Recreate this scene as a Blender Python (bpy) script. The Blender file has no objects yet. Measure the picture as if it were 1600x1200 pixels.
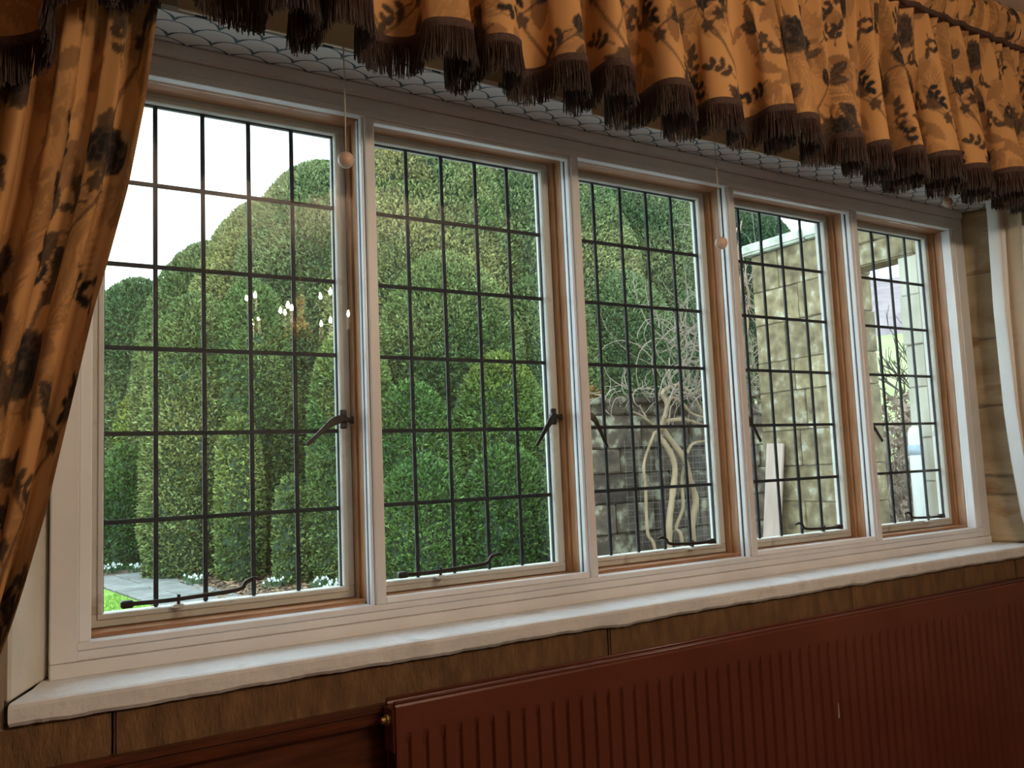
import bpy, bmesh, math, random
import numpy as np
from mathutils import Vector, Matrix
random.seed(7); RNG = np.random.default_rng(11)
scene = bpy.context.scene
COL = scene.collection
PI = math.pi

# ------------------------------------------------------------------ camera
cam_d = bpy.data.cameras.new('camera'); cam = bpy.data.objects.new('camera', cam_d); COL.objects.link(cam)
cam_d.sensor_fit = 'HORIZONTAL'; cam_d.sensor_width = 36.0; cam_d.lens = 1350 / 1600 * 36.0
cam_d.clip_start = 0.02; cam_d.clip_end = 2000
CAM = Vector((-0.2006, -1.8442, 1.35))
yaw, pitch, roll = .5628, .0968, -.0417
fw = Vector((math.sin(yaw) * math.cos(pitch), math.cos(yaw) * math.cos(pitch), math.sin(pitch)))
rt = Vector((math.cos(yaw), -math.sin(yaw), 0)); up = rt.cross(fw)
rt, up = rt * math.cos(roll) + up * math.sin(roll), up * math.cos(roll) - rt * math.sin(roll)
cam.matrix_world = Matrix(((rt.x, up.x, -fw.x, CAM.x), (rt.y, up.y, -fw.y, CAM.y), (rt.z, up.z, -fw.z, CAM.z), (0, 0, 0, 1)))
scene.camera = cam

# ------------------------------------------------------------------ sky, exposure
scene.view_settings.view_transform = 'Standard'; scene.view_settings.look = 'None'
scene.view_settings.gamma = 1.0; scene.view_settings.use_curve_mapping = False
scene.view_settings.exposure = 1.35
scene.cycles.transparent_max_bounces = 24
scene.cycles.max_bounces = 10
scene.cycles.diffuse_bounces = 6
scene.cycles.sample_clamp_indirect = 6.0
world = bpy.data.worlds.new('overcast_sky'); scene.world = world; world.use_nodes = True
wn = world.node_tree.nodes; wl = world.node_tree.links
bg = wn['Background']; bg.inputs['Strength'].default_value = 1.9
tcw = wn.new('ShaderNodeTexCoord'); nz = wn.new('ShaderNodeTexNoise'); nz.inputs['Scale'].default_value = 1.6; nz.inputs['Detail'].default_value = 4
rp = wn.new('ShaderNodeValToRGB')
rp.color_ramp.elements[0].position = .3; rp.color_ramp.elements[0].color = (.68, .86, 1.0, 1)
rp.color_ramp.elements[1].position = .7; rp.color_ramp.elements[1].color = (.80, .93, 1.0, 1)
wl.new(tcw.outputs['Generated'], nz.inputs['Vector']); wl.new(nz.outputs['Fac'], rp.inputs['Fac']); wl.new(rp.outputs['Color'], bg.inputs['Color'])

# ------------------------------------------------------------------ materials
def new_mat(name):
    m = bpy.data.materials.new(name); m.use_nodes = True
    return m, m.node_tree.nodes, m.node_tree.links, m.node_tree.nodes['Principled BSDF']

def pmat(name, c1, c2=None, scale=8, rough=.6, bump=0.0, bscale=None, stretch=(1, 1, 1), metal=0, spec=.5, rand=0.0, c3=None, lo=.35, hi=.65, detail=6, coat=0):
    m, N, L, P = new_mat(name)
    P.inputs['Roughness'].default_value = rough; P.inputs['Metallic'].default_value = metal
    P.inputs['Specular IOR Level'].default_value = spec
    if coat: P.inputs['Coat Weight'].default_value = coat; P.inputs['Coat Roughness'].default_value = .2
    tc = N.new('ShaderNodeTexCoord'); mp = N.new('ShaderNodeMapping'); mp.inputs['Scale'].default_value = stretch
    L.new(tc.outputs['Object'], mp.inputs['Vector'])
    vec = mp.outputs['Vector']
    if rand:
        oi = N.new('ShaderNodeObjectInfo'); ad = N.new('ShaderNodeVectorMath'); ad.operation = 'ADD'
        mu = N.new('ShaderNodeMath'); mu.operation = 'MULTIPLY'; mu.inputs[1].default_value = 37.0
        L.new(oi.outputs['Random'], mu.inputs[0]); L.new(vec, ad.inputs[0]); L.new(mu.outputs[0], ad.inputs[1]); vec = ad.outputs[0]
    nt = N.new('ShaderNodeTexNoise'); nt.inputs['Scale'].default_value = scale; nt.inputs['Detail'].default_value = detail
    L.new(vec, nt.inputs['Vector'])
    r = N.new('ShaderNodeValToRGB'); e = r.color_ramp.elements
    c2 = c2 or c1
    e[0].position = lo; e[0].color = (*c1, 1); e[1].position = hi; e[1].color = (*c2, 1)
    if c3: n = e.new(min(.98, hi + .12)); n.color = (*c3, 1)
    L.new(nt.outputs['Fac'], r.inputs['Fac'])
    out = r.outputs['Color']
    if rand:
        hs = N.new('ShaderNodeHueSaturation'); mr = N.new('ShaderNodeMapRange')
        mr.inputs['To Min'].default_value = 1 - rand; mr.inputs['To Max'].default_value = 1 + rand
        L.new(oi.outputs['Random'], mr.inputs['Value']); L.new(mr.outputs[0], hs.inputs['Value']); L.new(out, hs.inputs['Color']); out = hs.outputs['Color']
    L.new(out, P.inputs['Base Color'])
    if bump:
        b = N.new('ShaderNodeBump'); b.inputs['Strength'].default_value = bump; b.inputs['Distance'].default_value = .01
        n2 = N.new('ShaderNodeTexNoise'); n2.inputs['Scale'].default_value = bscale or scale * 3; n2.inputs['Detail'].default_value = 5
        L.new(vec, n2.inputs['Vector']); L.new(n2.outputs['Fac'], b.inputs['Height']); L.new(b.outputs['Normal'], P.inputs['Normal'])
    return m

def glass_mat(name, tint, f0=.04):
    m, N, L, P = new_mat(name); N.remove(P)
    o = N['Material Output']; lw = N.new('ShaderNodeLayerWeight'); lw.inputs['Blend'].default_value = .5
    pw = N.new('ShaderNodeMath'); pw.operation = 'POWER'; pw.inputs[1].default_value = 5.0
    mr = N.new('ShaderNodeMapRange'); mr.inputs['To Min'].default_value = f0; mr.inputs['To Max'].default_value = 1.0
    t = N.new('ShaderNodeBsdfTransparent'); t.inputs['Color'].default_value = (*tint, 1)
    g = N.new('ShaderNodeBsdfGlossy'); g.inputs['Roughness'].default_value = 0.0
    mx = N.new('ShaderNodeMixShader')
    L.new(lw.outputs['Facing'], pw.inputs[0]); L.new(pw.outputs[0], mr.inputs['Value']); L.new(mr.outputs[0], mx.inputs['Fac'])
    L.new(t.outputs[0], mx.inputs[1]); L.new(g.outputs[0], mx.inputs[2]); L.new(mx.outputs[0], o.inputs['Surface'])
    return m

def attr_mat(name, rough=.8, transl=0.0, lining=None, spec=.3, bump=0, tint_noise=None):
    m, N, L, P = new_mat(name); P.inputs['Roughness'].default_value = rough; P.inputs['Specular IOR Level'].default_value = spec
    a = N.new('ShaderNodeAttribute'); a.attribute_name = 'tone'
    c = a.outputs['Color']
    if lining:
        ge = N.new('ShaderNodeNewGeometry'); mx = N.new('ShaderNodeMix'); mx.data_type = 'RGBA'
        L.new(ge.outputs['Backfacing'], mx.inputs['Factor']); L.new(c, mx.inputs['A']); mx.inputs['B'].default_value = (*lining, 1)
        c = mx.outputs['Result']
    L.new(c, P.inputs['Base Color'])
    if bump:
        tc = N.new('ShaderNodeTexCoord'); n2 = N.new('ShaderNodeTexNoise'); n2.inputs['Scale'].default_value = 350
        b = N.new('ShaderNodeBump'); b.inputs['Strength'].default_value = bump; b.inputs['Distance'].default_value = .002
        L.new(tc.outputs['Object'], n2.inputs['Vector']); L.new(n2.outputs['Fac'], b.inputs['Height']); L.new(b.outputs['Normal'], P.inputs['Normal'])
    if transl:
        tr = N.new('ShaderNodeBsdfTranslucent'); L.new(a.outputs['Color'], tr.inputs['Color'])
        ms = N.new('ShaderNodeMixShader'); ms.inputs['Fac'].default_value = transl
        L.new(P.outputs[0], ms.inputs[1]); L.new(tr.outputs[0], ms.inputs[2]); L.new(ms.outputs[0], N['Material Output'].inputs['Surface'])
    return m

def emit_mat(name, c, s):
    m, N, L, P = new_mat(name); P.inputs['Base Color'].default_value = (*c, 1)
    P.inputs['Emission Color'].default_value = (*c, 1); P.inputs['Emission Strength'].default_value = s
    return m

def scallop_mat(name):
    """printed fish-scale wallpaper: arcs of fine teal line on pale ground"""
    m, N, L, P = new_mat(name); P.inputs['Roughness'].default_value = .75
    tc = N.new('ShaderNodeTexCoord'); sx = N.new('ShaderNodeSeparateXYZ')
    L.new(tc.outputs['Object'], sx.inputs[0])
    def M(op, a, b=None, c=None):
        n = N.new('ShaderNodeMath'); n.operation = op
        for i, v in enumerate((a, b, c)):
            if v is None: continue
            if isinstance(v, (int, float)): n.inputs[i].default_value = v
            else: L.new(v, n.inputs[i])
        return n.outputs[0]
    nz = N.new('ShaderNodeTexNoise'); nz.inputs['Scale'].default_value = 30; L.new(tc.outputs['Object'], nz.inputs['Vector'])
    wob = M('MULTIPLY', M('SUBTRACT', nz.outputs['Fac'], .5), .16)
    yy = M('ADD', M('DIVIDE', M('MULTIPLY', sx.outputs['Y'], -1), .036), wob)
    row = M('FLOOR', yy); fy = M('FRACT', yy)
    xx = M('ADD', M('DIVIDE', sx.outputs['X'], .088), M('MULTIPLY', M('MODULO', M('ABSOLUTE', row), 2), .5))
    fx = M('MULTIPLY', M('SUBTRACT', M('FRACT', xx), .5), 2)
    arc = M('POWER', M('SUBTRACT', 1, M('POWER', M('ABSOLUTE', fx), 2.0)), .6)
    d = M('ABSOLUTE', M('SUBTRACT', fy, M('MULTIPLY', arc, .9)))
    wid = M('ADD', .05, M('MULTIPLY', M('POWER', M('ABSOLUTE', fx), 6), .22))
    line = M('LESS_THAN', d, wid)
    mx = N.new('ShaderNodeMix'); mx.data_type = 'RGBA'
    mx.inputs['A'].default_value = (.66, .68, .68, 1); mx.inputs['B'].default_value = (.07, .13, .16, 1)
    L.new(line, mx.inputs['Factor']); L.new(mx.outputs['Result'], P.inputs['Base Color'])
    return m

M = {}
M['white'] = pmat('white_painted_frame', (.73, .725, .73), (.79, .785, .79), 6, .38, .03, 60)
M['alu'] = pmat('white_aluminium', (.84, .86, .89), (.88, .90, .93), 5, .28)
M['seal'] = pmat('black_seal', (.02, .02, .025), None, 5, .6)
M['oak'] = pmat('oak', (.33, .135, .045), (.50, .23, .09), 9, .45, .12, 40, (14, 14, 1.1), detail=8)
M['oak_h'] = pmat('oak_horizontal', (.30, .115, .04), (.46, .20, .08), 9, .45, .12, 40, (1.1, 14, 14), detail=8)
M['cream'] = pmat('cream_casement_paint', (.64, .61, .54), (.71, .68, .62), 14, .5, .08, 50, c3=(.44, .38, .30), hi=.62)
M['lead'] = pmat('lead_came', (.010, .014, .020), (.022, .029, .037), 30, .55, .1, spec=.3)
M['iron'] = pmat('wrought_iron', (.022, .016, .014), (.05, .035, .03), 40, .42, .25, 90, metal=.6)
M['glass'] = glass_mat('secondary_glass', (.965, .975, .97))
M['leadglass'] = glass_mat('leaded_glass', (.95, .972, .965))
M['sill'] = pmat('painted_stone_sill', (.70, .72, .75), (.79, .80, .82), 9, .7, .5, 26, c3=(.60, .60, .61), hi=.6)
M['splay'] = pmat('cream_limewashed_reveal', (.62, .58, .49), (.70, .66, .58), 7, .8, .3, 30)
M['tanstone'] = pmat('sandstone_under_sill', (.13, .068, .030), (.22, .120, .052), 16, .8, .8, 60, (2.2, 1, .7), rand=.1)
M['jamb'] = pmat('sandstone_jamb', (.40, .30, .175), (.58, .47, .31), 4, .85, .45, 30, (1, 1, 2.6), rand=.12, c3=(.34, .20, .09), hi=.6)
M['mortar'] = pmat('lime_mortar', (.30, .25, .18), (.38, .32, .24), 20, .9, .3)
M['mahog'] = pmat('mahogany', (.060, .016, .007), (.115, .032, .012), 7, .32, .06, 50, (1, 12, 12), coat=.25)
M['radiator'] = pmat('brown_radiator_enamel', (.125, .032, .017), (.145, .039, .022), 6, .30, .04, 80, coat=.3)
M['paper'] = scallop_mat('scallop_wallpaper')
M['ceil'] = pmat('ceiling_paint', (.70, .58, .50), (.73, .61, .53), 3, .9)
M['plaster'] = pmat('room_plaster', (.32, .26, .20), (.36, .30, .23), 3, .9)
M['carpet'] = pmat('carpet', (.16, .07, .05), (.22, .10, .07), 40, .95)
M['fabric'] = attr_mat('floral_chintz', .82, .14, lining=(.62, .50, .36), bump=.15)
M['lining'] = pmat('white_curtain_lining', (.78, .79, .80), (.84, .85, .86), 4, .85)
M['fringe'] = attr_mat('fringe_yarn', .75)
M['braid'] = pmat('fringe_braid', (.045, .022, .016), (.085, .042, .03), 160, .8, .3, 300)
M['wood_knob'] = pmat('beech_knob', (.60, .42, .31), (.68, .49, .37), 30, .4)
M['cord'] = pmat('cord', (.50, .42, .33), None, 30, .8)
M['blind'] = pmat('cream_blind', (.62, .58, .46), (.66, .62, .5), 20, .8)
M['brass'] = pmat('aged_brass', (.35, .22, .08), (.45, .30, .12), 20, .35, metal=.9)
M['bulb'] = emit_mat('candle_bulb_glow', (1.0, .80, .58), 1050.0)
M['yew'] = attr_mat('yew_foliage', .55, .12, spec=.35)
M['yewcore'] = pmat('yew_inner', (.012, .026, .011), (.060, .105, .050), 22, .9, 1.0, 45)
M['soil'] = pmat('soil_bed', (.085, .058, .035), (.17, .115, .075), 6, .95, .8, 14)
M['grass'] = pmat('lawn', (.16, .30, .035), (.24, .42, .06), 3, .9, .7, 50)
M['blade'] = attr_mat('grass_blade', .6, .2)
M['flag'] = pmat('flagstone', (.17, .17, .155), (.27, .27, .25), 5, .85, .5, 18, rand=.12)
M['gravel'] = pmat('gravel', (.26, .25, .23), (.36, .35, .33), 60, .95, .6, 90)
M['wallstone'] = pmat('dark_wall_stone', (.030, .022, .016), (.090, .068, .045), 7, .9, 1.0, 18, rand=.3, c3=(.27, .26, .18), lo=.3, hi=.54)
M['porch'] = pmat('lichened_sandstone', (.11, .080, .042), (.27, .215, .115), 9.0, .9, 1.0, 14, rand=.16, c3=(.46, .43, .33), lo=.3, hi=.58)
M['coping'] = pmat('lichened_coping', (.24, .24, .17), (.62, .65, .55), 4, .9, .6, 16, lo=.3, hi=.55)
M['lit_palestone'] = pmat('lit_dressed_stone', (.36, .33, .25), (.46, .43, .34), 4, .8, .3, 20, rand=.06)  # smooth pier stone; the stronger light on it is put into its paleness
M['bark'] = pmat('wisteria_bark', (.23, .155, .085), (.40, .29, .175), 9, .85, .5, 40, (1, 1, .3))
M['twig'] = pmat('bare_twigs', (.20, .15, .11), (.34, .27, .21), 9, .9)
M['darktwig'] = pmat('dark_branches', (.06, .05, .04), (.12, .10, .08), 9, .9)
M['wire'] = pmat('galvanised_wire', (.25, .25, .23), None, 9, .5, metal=.5)
M['board'] = pmat('weathered_board', (.42, .31, .25), (.55, .43, .36), 10, .8, .3, 40, (1, 1, .15))
M['pipe'] = pmat('pale_pipe', (.62, .63, .58), (.68, .69, .65), 6, .5)
M['pipeband'] = pmat('blue_grey_band', (.33, .40, .45), None, 6, .5)
M['hill'] = pmat('wooded_hill', (.20, .155, .165), (.30, .24, .235), .25, 1, .6, 1.2)
M['field'] = pmat('pasture', (.27, .31, .12), (.36, .39, .18), .1, 1)
M['beech'] = attr_mat('beech_leaves', .8)
M['petal'] = pmat('white_petal', (.80, .83, .80), None, 8, .6)
M['leafgreen'] = pmat('snowdrop_leaf', (.05, .13, .05), (.09, .19, .08), 9, .6)

# ------------------------------------------------------------------ mesh helpers
class MB:
    def __init__(s): s.v = []; s.f = []
    def box(s, x0, x1, y0, y1, z0, z1):
        n = len(s.v)
        s.v += [(x0, y0, z0), (x1, y0, z0), (x1, y1, z0), (x0, y1, z0), (x0, y0, z1), (x1, y0, z1), (x1, y1, z1), (x0, y1, z1)]
        s.f += [tuple(n + i for i in q) for q in ((0, 3, 2, 1), (4, 5, 6, 7), (0, 1, 5, 4), (1, 2, 6, 5), (2, 3, 7, 6), (3, 0, 4, 7))]
        return s
    def hexa(s, b, t):
        n = len(s.v); s.v += list(b) + list(t)
        s.f += [tuple(n + i for i in q) for q in ((0, 3, 2, 1), (4, 5, 6, 7), (0, 1, 5, 4), (1, 2, 6, 5), (2, 3, 7, 6), (3, 0, 4, 7))]
        return s
    def tube(s, pts, rad, n=6, cap=True):
        P = [Vector(p) for p in pts]; R = rad if isinstance(rad, (list, tuple)) else [rad] * len(P)
        base = len(s.v); ref = None
        for i, p in enumerate(P):
            d = (P[min(i + 1, len(P) - 1)] - P[max(i - 1, 0)])
            d = d.normalized() if d.length > 1e-9 else Vector((0, 0, 1))
            if ref is None: ref = d.orthogonal().normalized()
            a = ref - d * ref.dot(d)
            a = a.normalized() if a.length > 1e-6 else d.orthogonal().normalized()
            ref = a; b = d.cross(a)
            for k in range(n):
                t = 2 * PI * k / n; q = p + (a * math.cos(t) + b * math.sin(t)) * R[i]; s.v.append(tuple(q))
        for i in range(len(P) - 1):
            for k in range(n):
                a0 = base + i * n + k; a1 = base + i * n + (k + 1) % n
                s.f.append((a0, a1, a1 + n, a0 + n))
        if cap:
            s.f.append(tuple(base + k for k in reversed(range(n)))); e = base + (len(P) - 1) * n; s.f.append(tuple(e + k for k in range(n)))
        return s
    def lathe(s, prof, c=(0, 0, 0), n=20):
        base = len(s.v)
        for r, z in prof:
            for k in range(n):
                t = 2 * PI * k / n; s.v.append((c[0] + r * math.cos(t), c[1] + r * math.sin(t), c[2] + z))
        for i in range(len(prof) - 1):
            for k in range(n):
                a = base + i * n + k; b = base + i * n + (k + 1) % n; s.f.append((a, b, b + n, a + n))
        s.f.append(tuple(base + k for k in reversed(range(n)))); e = base + (len(prof) - 1) * n; s.f.append(tuple(e + k for k in range(n)))
        return s
    def ribbon(s, pts, w, th, nrm=(0, -1, 0)):
        """flat bar along pts with half widths w (list) and thickness th"""
        P = [Vector(p) for p in pts]; nv = Vector(nrm); base = len(s.v)
        for i, p in enumerate(P):
            d = (P[min(i + 1, len(P) - 1)] - P[max(i - 1, 0)]).normalized(); b = d.cross(nv).normalized()
            n2 = b.cross(d)
            for sx, sy in ((-1, -1), (1, -1), (1, 1), (-1, 1)): s.v.append(tuple(p + b * w[i] * sx + n2 * th * .5 * sy))
        for i in range(len(P) - 1):
            for k in range(4):
                a = base + i * 4 + k; b = base + i * 4 + (k + 1) % 4; s.f.append((a, b, b + 4, a + 4))
        s.f.append((base + 3, base + 2, base + 1, base)); e = base + (len(P) - 1) * 4; s.f.append((e, e + 1, e + 2, e + 3))
        return s
    def mesh(s, name, mat, bevel=0, smooth=False, seg=1):
        me = bpy.data.meshes.new(name); me.from_pydata(s.v, [], s.f); me.update()
        bm = bmesh.new(); bm.from_mesh(me); bmesh.ops.recalc_face_normals(bm, faces=bm.faces)
        if bevel: bmesh.ops.bevel(bm, geom=list(bm.edges), offset=bevel, segments=seg, affect='EDGES', clamp_overlap=True)
        bm.to_mesh(me); bm.free(); me.materials.append(mat)
        if smooth: me.polygons.foreach_set('use_smooth', [True] * len(me.polygons))
        return me
    def build(s, name, mat, parent=None, bevel=0, smooth=False, seg=1):
        return link(name, s.mesh(name, mat, bevel, smooth, seg), parent)

def link(name, me, parent=None, loc=None):
    o = bpy.data.objects.new(name, me); COL.objects.link(o)
    if parent: o.parent = parent
    if loc: o.location = loc
    return o
def tag(o, label, cat=None, group=None, kind=None):
    o['label'] = label
    if cat: o['category'] = cat
    if group: o['group'] = group
    if kind: o['kind'] = kind
    return o
def thing(name, label, cat, loc=(0, 0, 0), group=None, kind=None):
    o = bpy.data.objects.new(name, None); COL.objects.link(o); o.location = loc; o.empty_display_size = .05
    return tag(o, label, cat, group, kind)
def np_mesh(name, V, F, mat, tone=None, smooth=False, nper=None):
    """V (n,3), F (m,k) arrays -> mesh; tone (n,3) linear colour per vertex"""
    V = np.asarray(V, np.float32); F = np.asarray(F, np.int32); k = F.shape[1]
    me = bpy.data.meshes.new(name); me.vertices.add(len(V)); me.vertices.foreach_set('co', V.ravel())
    me.loops.add(F.size); me.loops.foreach_set('vertex_index', F.ravel())
    me.polygons.add(len(F)); me.polygons.foreach_set('loop_start', np.arange(0, F.size, k, dtype=np.int32))
    if smooth: me.polygons.foreach_set('use_smooth', np.ones(len(F), bool))
    me.update(calc_edges=True)
    if tone is not None:
        at = me.color_attributes.new('tone', 'FLOAT_COLOR', 'POINT')
        c = np.ones((len(V), 4), np.float32); c[:, :3] = tone; at.data.foreach_set('color', c.ravel())
    me.materials.append(mat); return me
def smooth_pts(pts, n=6):
    """Catmull-Rom through pts"""
    P = [Vector(p) for p in pts]; P = [P[0]] + P + [P[-1]]; out = []
    for i in range(1, len(P) - 2):
        for k in range(n):
            t = k / n; a, b, c, d = P[i - 1], P[i], P[i + 1], P[i + 2]
            out.append(.5 * ((2 * b) + (c - a) * t + (2 * a - 5 * b + 4 * c - d) * t * t + (3 * b - a - 3 * c + d) * t ** 3))
    out.append(P[-2]); return out

# ================================================================== THE ROOM
ZS = .997          # sill top
FX0, FX1, FZ1 = -.07, 3.05, 2.268
WY = -.14          # room face of the window wall
OY = .16           # outer face of the window wall
CEIL = 2.87
wall = thing('wall_front', 'thick stone window wall around the five light window', 'wall', kind='structure')
b = MB()
b.box(-2.6, FX0 - .075, WY, OY, -.1, CEIL + .1); b.box(FX1 + .075, 4.4, WY, OY, -.1, CEIL + .1)
b.box(FX0 - .075, FX1 + .075, WY + .03, OY, -.1, .955); b.box(FX0 - .075, FX1 + .075, WY, OY, FZ1 + .012, CEIL + .1)
b.box(FX0 - .08, -.033, .031, OY, -.1, CEIL); b.box(2.998, FX1 + .08, .031, OY, -.1, CEIL); b.box(-.033, 2.998, .126, OY, -.1, 1.05); b.box(-.033, 2.998, .03, .126, -.1, 1.02); b.box(-.033, 2.998, .031, OY, 2.232, CEIL)
b.build('wall_core', M['plaster'], wall)
# wallpapered soffit over the window
MB().box(FX0 - .07, FX1 + .07, WY - .001, .03, FZ1, FZ1 + .012).build('papered_soffit', M['paper'], wall)['label'] = 'pale wallpaper with a fine teal scallop print'
# left reveal, limewashed
MB().hexa([(FX0 + .003, .03, ZS), (FX0 - .075, .03, ZS), (FX0 - .075, WY - .001, ZS), (FX0 - .066, WY - .001, ZS)],
          [(FX0 + .003, .03, FZ1), (FX0 - .075, .03, FZ1), (FX0 - .075, WY - .001, FZ1), (FX0 - .066, WY - .001, FZ1)]).build('limewashed_reveal', M['splay'], wall, .004)
# right reveal in dressed stone courses
zz = [ZS, 1.175, 1.245, 1.51, 1.765, 2.02, FZ1]
for i in range(6):
    g = .0035; z0, z1 = zz[i] + g, zz[i + 1] - g; j = random.uniform(-.002, .002)
    MB().hexa([(FX1 + j, .03, z0), (FX1 + .066 + j, WY - .003, z0), (FX1 + .16, WY - .003, z0), (FX1 + .16, .03, z0)],
              [(FX1 + j, .03, z1), (FX1 + .066 + j, WY - .003, z1), (FX1 + .16, WY - .003, z1), (FX1 + .16, .03, z1)]).build('stone_block', M['jamb'], wall, .006, seg=2)
MB().hexa([(FX1 + .006, .03, ZS), (FX1 + .074, WY, ZS), (FX1 + .16, WY, ZS), (FX1 + .16, .03, ZS)],
          [(FX1 + .006, .03, FZ1), (FX1 + .074, WY, FZ1), (FX1 + .16, WY, FZ1), (FX1 + .16, .03, FZ1)]).build('mortar', M['mortar'], wall)
# sandstone course under the sill, jointed
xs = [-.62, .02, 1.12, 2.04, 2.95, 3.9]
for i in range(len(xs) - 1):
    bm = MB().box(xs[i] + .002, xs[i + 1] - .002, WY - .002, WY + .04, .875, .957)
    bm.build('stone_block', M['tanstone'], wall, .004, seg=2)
# painted stone sill with a worn, chipped front edge
def sill_mesh():
    nx, V, F = 260, [], []
    prof_n = 10
    for i in range(nx + 1):
        t = i / nx
        n1 = (math.sin(t * 61) * .5 + math.sin(t * 143 + 1) * .3 + random.uniform(-.25, .25)) * .0010
        n2 = (math.sin(t * 37 + 2) * .5 + math.sin(t * 171) * .4 + random.uniform(-.4, .4)) * .0016
        dip = -.004 * math.exp(-((t - .40) / .02) ** 2) - .003 * math.exp(-((t - .68) / .012) ** 2)
        yf = -.158
        prof = [(.03, ZS), (-.06, ZS + .0004), (yf + .008, ZS + .0006 + n1 * .2), (yf + .002, ZS - .002 + n1 * .5), (yf + n1, ZS - .008),
                (yf + n1 * .8, ZS - .022), (yf + n2 * .6, .966 + n2 + dip), (yf + .006 + n2, .959 + n2 + dip), (WY + .012, .957), (.03, .957)]
        for y, z in prof:
            s = max(0., min(1., (.0 - y) / .158)); x0 = FX0 - .004 - .066 * s; x1 = FX1 + .004 + .066 * s
            V.append((x0 + (x1 - x0) * t, y, z))
    for i in range(nx):
        for k in range(prof_n):
            a = i * prof_n + k; c = i * prof_n + (k + 1) % prof_n; F.append((a, c, c + prof_n, a + prof_n))
    F.append(tuple(range(prof_n))); F.append(tuple(nx * prof_n + k for k in reversed(range(prof_n))))
    m = MB(); m.v, m.f = V, F; return m
tag(sill_mesh().build('window_sill', M['sill']), 'long white painted stone sill with chipped grey front edge', 'sill', kind='structure')
# dado moulding and mahogany panelling
m = MB()
prof = [(-.13, .882), (-.158, .882), (-.164, .878), (-.164, .870), (-.156, .866), (-.156, .860), (-.162, .856), (-.160, .846), (-.150, .838), (-.13, .838)]
for i, x in enumerate((-2.5, 4.3)):
    m.v += [(x, y, z) for y, z in prof]
n = len(prof)
for k in range(n): m.f.append((k, (k + 1) % n, n + (k + 1) % n, n + k))
m.f += [tuple(range(n)), tuple(n + k for k in reversed(range(n)))]
tag(m.build('trim_1', M['mahog']), 'dark polished mahogany dado moulding under the sandstone course', 'moulding', kind='structure')
pn = thing('panelling', 'dark mahogany wall panelling below the dado moulding, behind the radiator', 'panelling', kind='structure')
MB().box(-2.5, 4.3, -.146, -.12, .1, .84).build('panel_backing', M['mahog'], pn)
for x0, x1 in ((-2.4, -1.5), (-1.42, -.5), (-.42, .44), (.54, 1.5), (1.6, 2.6), (2.7, 3.7)):
    MB().box(x0, x1, -.152, -.146, .2, .77).build('panel', M['mahog'], pn, .003)
tag(MB().box(-2.5, 4.3, -.165, -.12, 0, .1).build('baseboard_front', M['mahog'], None, .006), 'dark mahogany skirting board along the window wall', 'baseboard', kind='structure')
tag(MB().box(-2.6, 4.4, -4.6, WY, -.1, 0).build('floor', M['carpet']), 'dark red-brown carpeted floor of the room', 'floor', kind='structure')
tag(MB().box(-2.6, 4.4, -4.6, WY + .001, CEIL, CEIL + .12).build('ceiling', M['ceil']), 'pinkish cream painted ceiling above the valance', 'ceiling', kind='structure')
tag(MB().box(-2.6, -2.5, -4.6, WY, 0, CEIL).build('wall_left', M['plaster']), 'plain cream plaster wall on the left of the room', 'wall', kind='structure')
tag(MB().box(4.3, 4.4, -4.6, WY, 0, CEIL).build('wall_right', M['plaster']), 'plain cream plaster wall on the right of the room', 'wall', kind='structure')
tag(MB().box(-2.6, 4.4, -4.7, -4.6, 0, CEIL).build('wall_back', M['plaster']), 'plain cream plaster wall facing the window', 'wall', kind='structure')

# ================================================================== WINDOW
PITCH, OW, OZ0, OZ1 = .6, .5686, 1.058, 2.189
tr = thing('trim_2', 'white secondary glazing surround with four slim mullions', 'window frame', kind='structure')
# bottom rail in three stepped mouldings, top rail in two
MB().box(FX0, FX1, -.012, .03, ZS, 1.024).build('bottom_rail', M['white'], tr, .002)
MB().box(FX0 + .006, FX1 - .006, -.006, .03, 1.0245, 1.044).build('bottom_rail', M['white'], tr, .002)
MB().box(FX0 + .045, FX1 - .045, -.010, .03, 1.0445, OZ0).build('bottom_track', M['white'], tr, .0015)
MB().box(FX0, FX1, -.016, .03, 2.237, FZ1).build('top_rail', M['white'], tr, .004, seg=2)
MB().box(FX0 + .006, FX1 - .006, -.006, .03, 2.206, 2.2365).build('top_rail', M['white'], tr, .002)
MB().box(FX0 + .045, FX1 - .045, -.012, .0125, OZ1, 2.2055).build('top_track', M['white'], tr, .0015)
MB().box(FX0, -.022, -.009, .03, 1.0245, 2.2365).build('side_rail', M['white'], tr, .002)
MB().box(-.0215, 0, -.004, .03, OZ0, OZ1).build('side_track', M['alu'], tr, .0015)
MB().box(2.992, FX1, -.009, .03, 1.0245, 2.2365).build('side_rail', M['white'], tr, .002)
MB().box(4 * PITCH + OW, 2.9915, -.004, .03, OZ0, OZ1).build('side_track', M['alu'], tr, .0015)
for i in range(4):
    x0 = i * PITCH + OW; x1 = (i + 1) * PITCH
    MB().box(x0 + .007, x1, -.011, .03, OZ0, OZ1).build('mullion', M['white'], tr, .002)
    MB().box(x0, x0 + .0068, -.003, .012, OZ0, OZ1).build('aluminium_channel', M['alu'], tr, .001)
    MB().box(x0 + .001, x0 + .0068, .0125, .018, OZ0, OZ1).build('rubber_seal', M['seal'], tr)
    MB().box(x0, x0 + .0068, .0185, .03, OZ0, OZ1).build('aluminium_channel', M['alu'], tr, .001)

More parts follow.
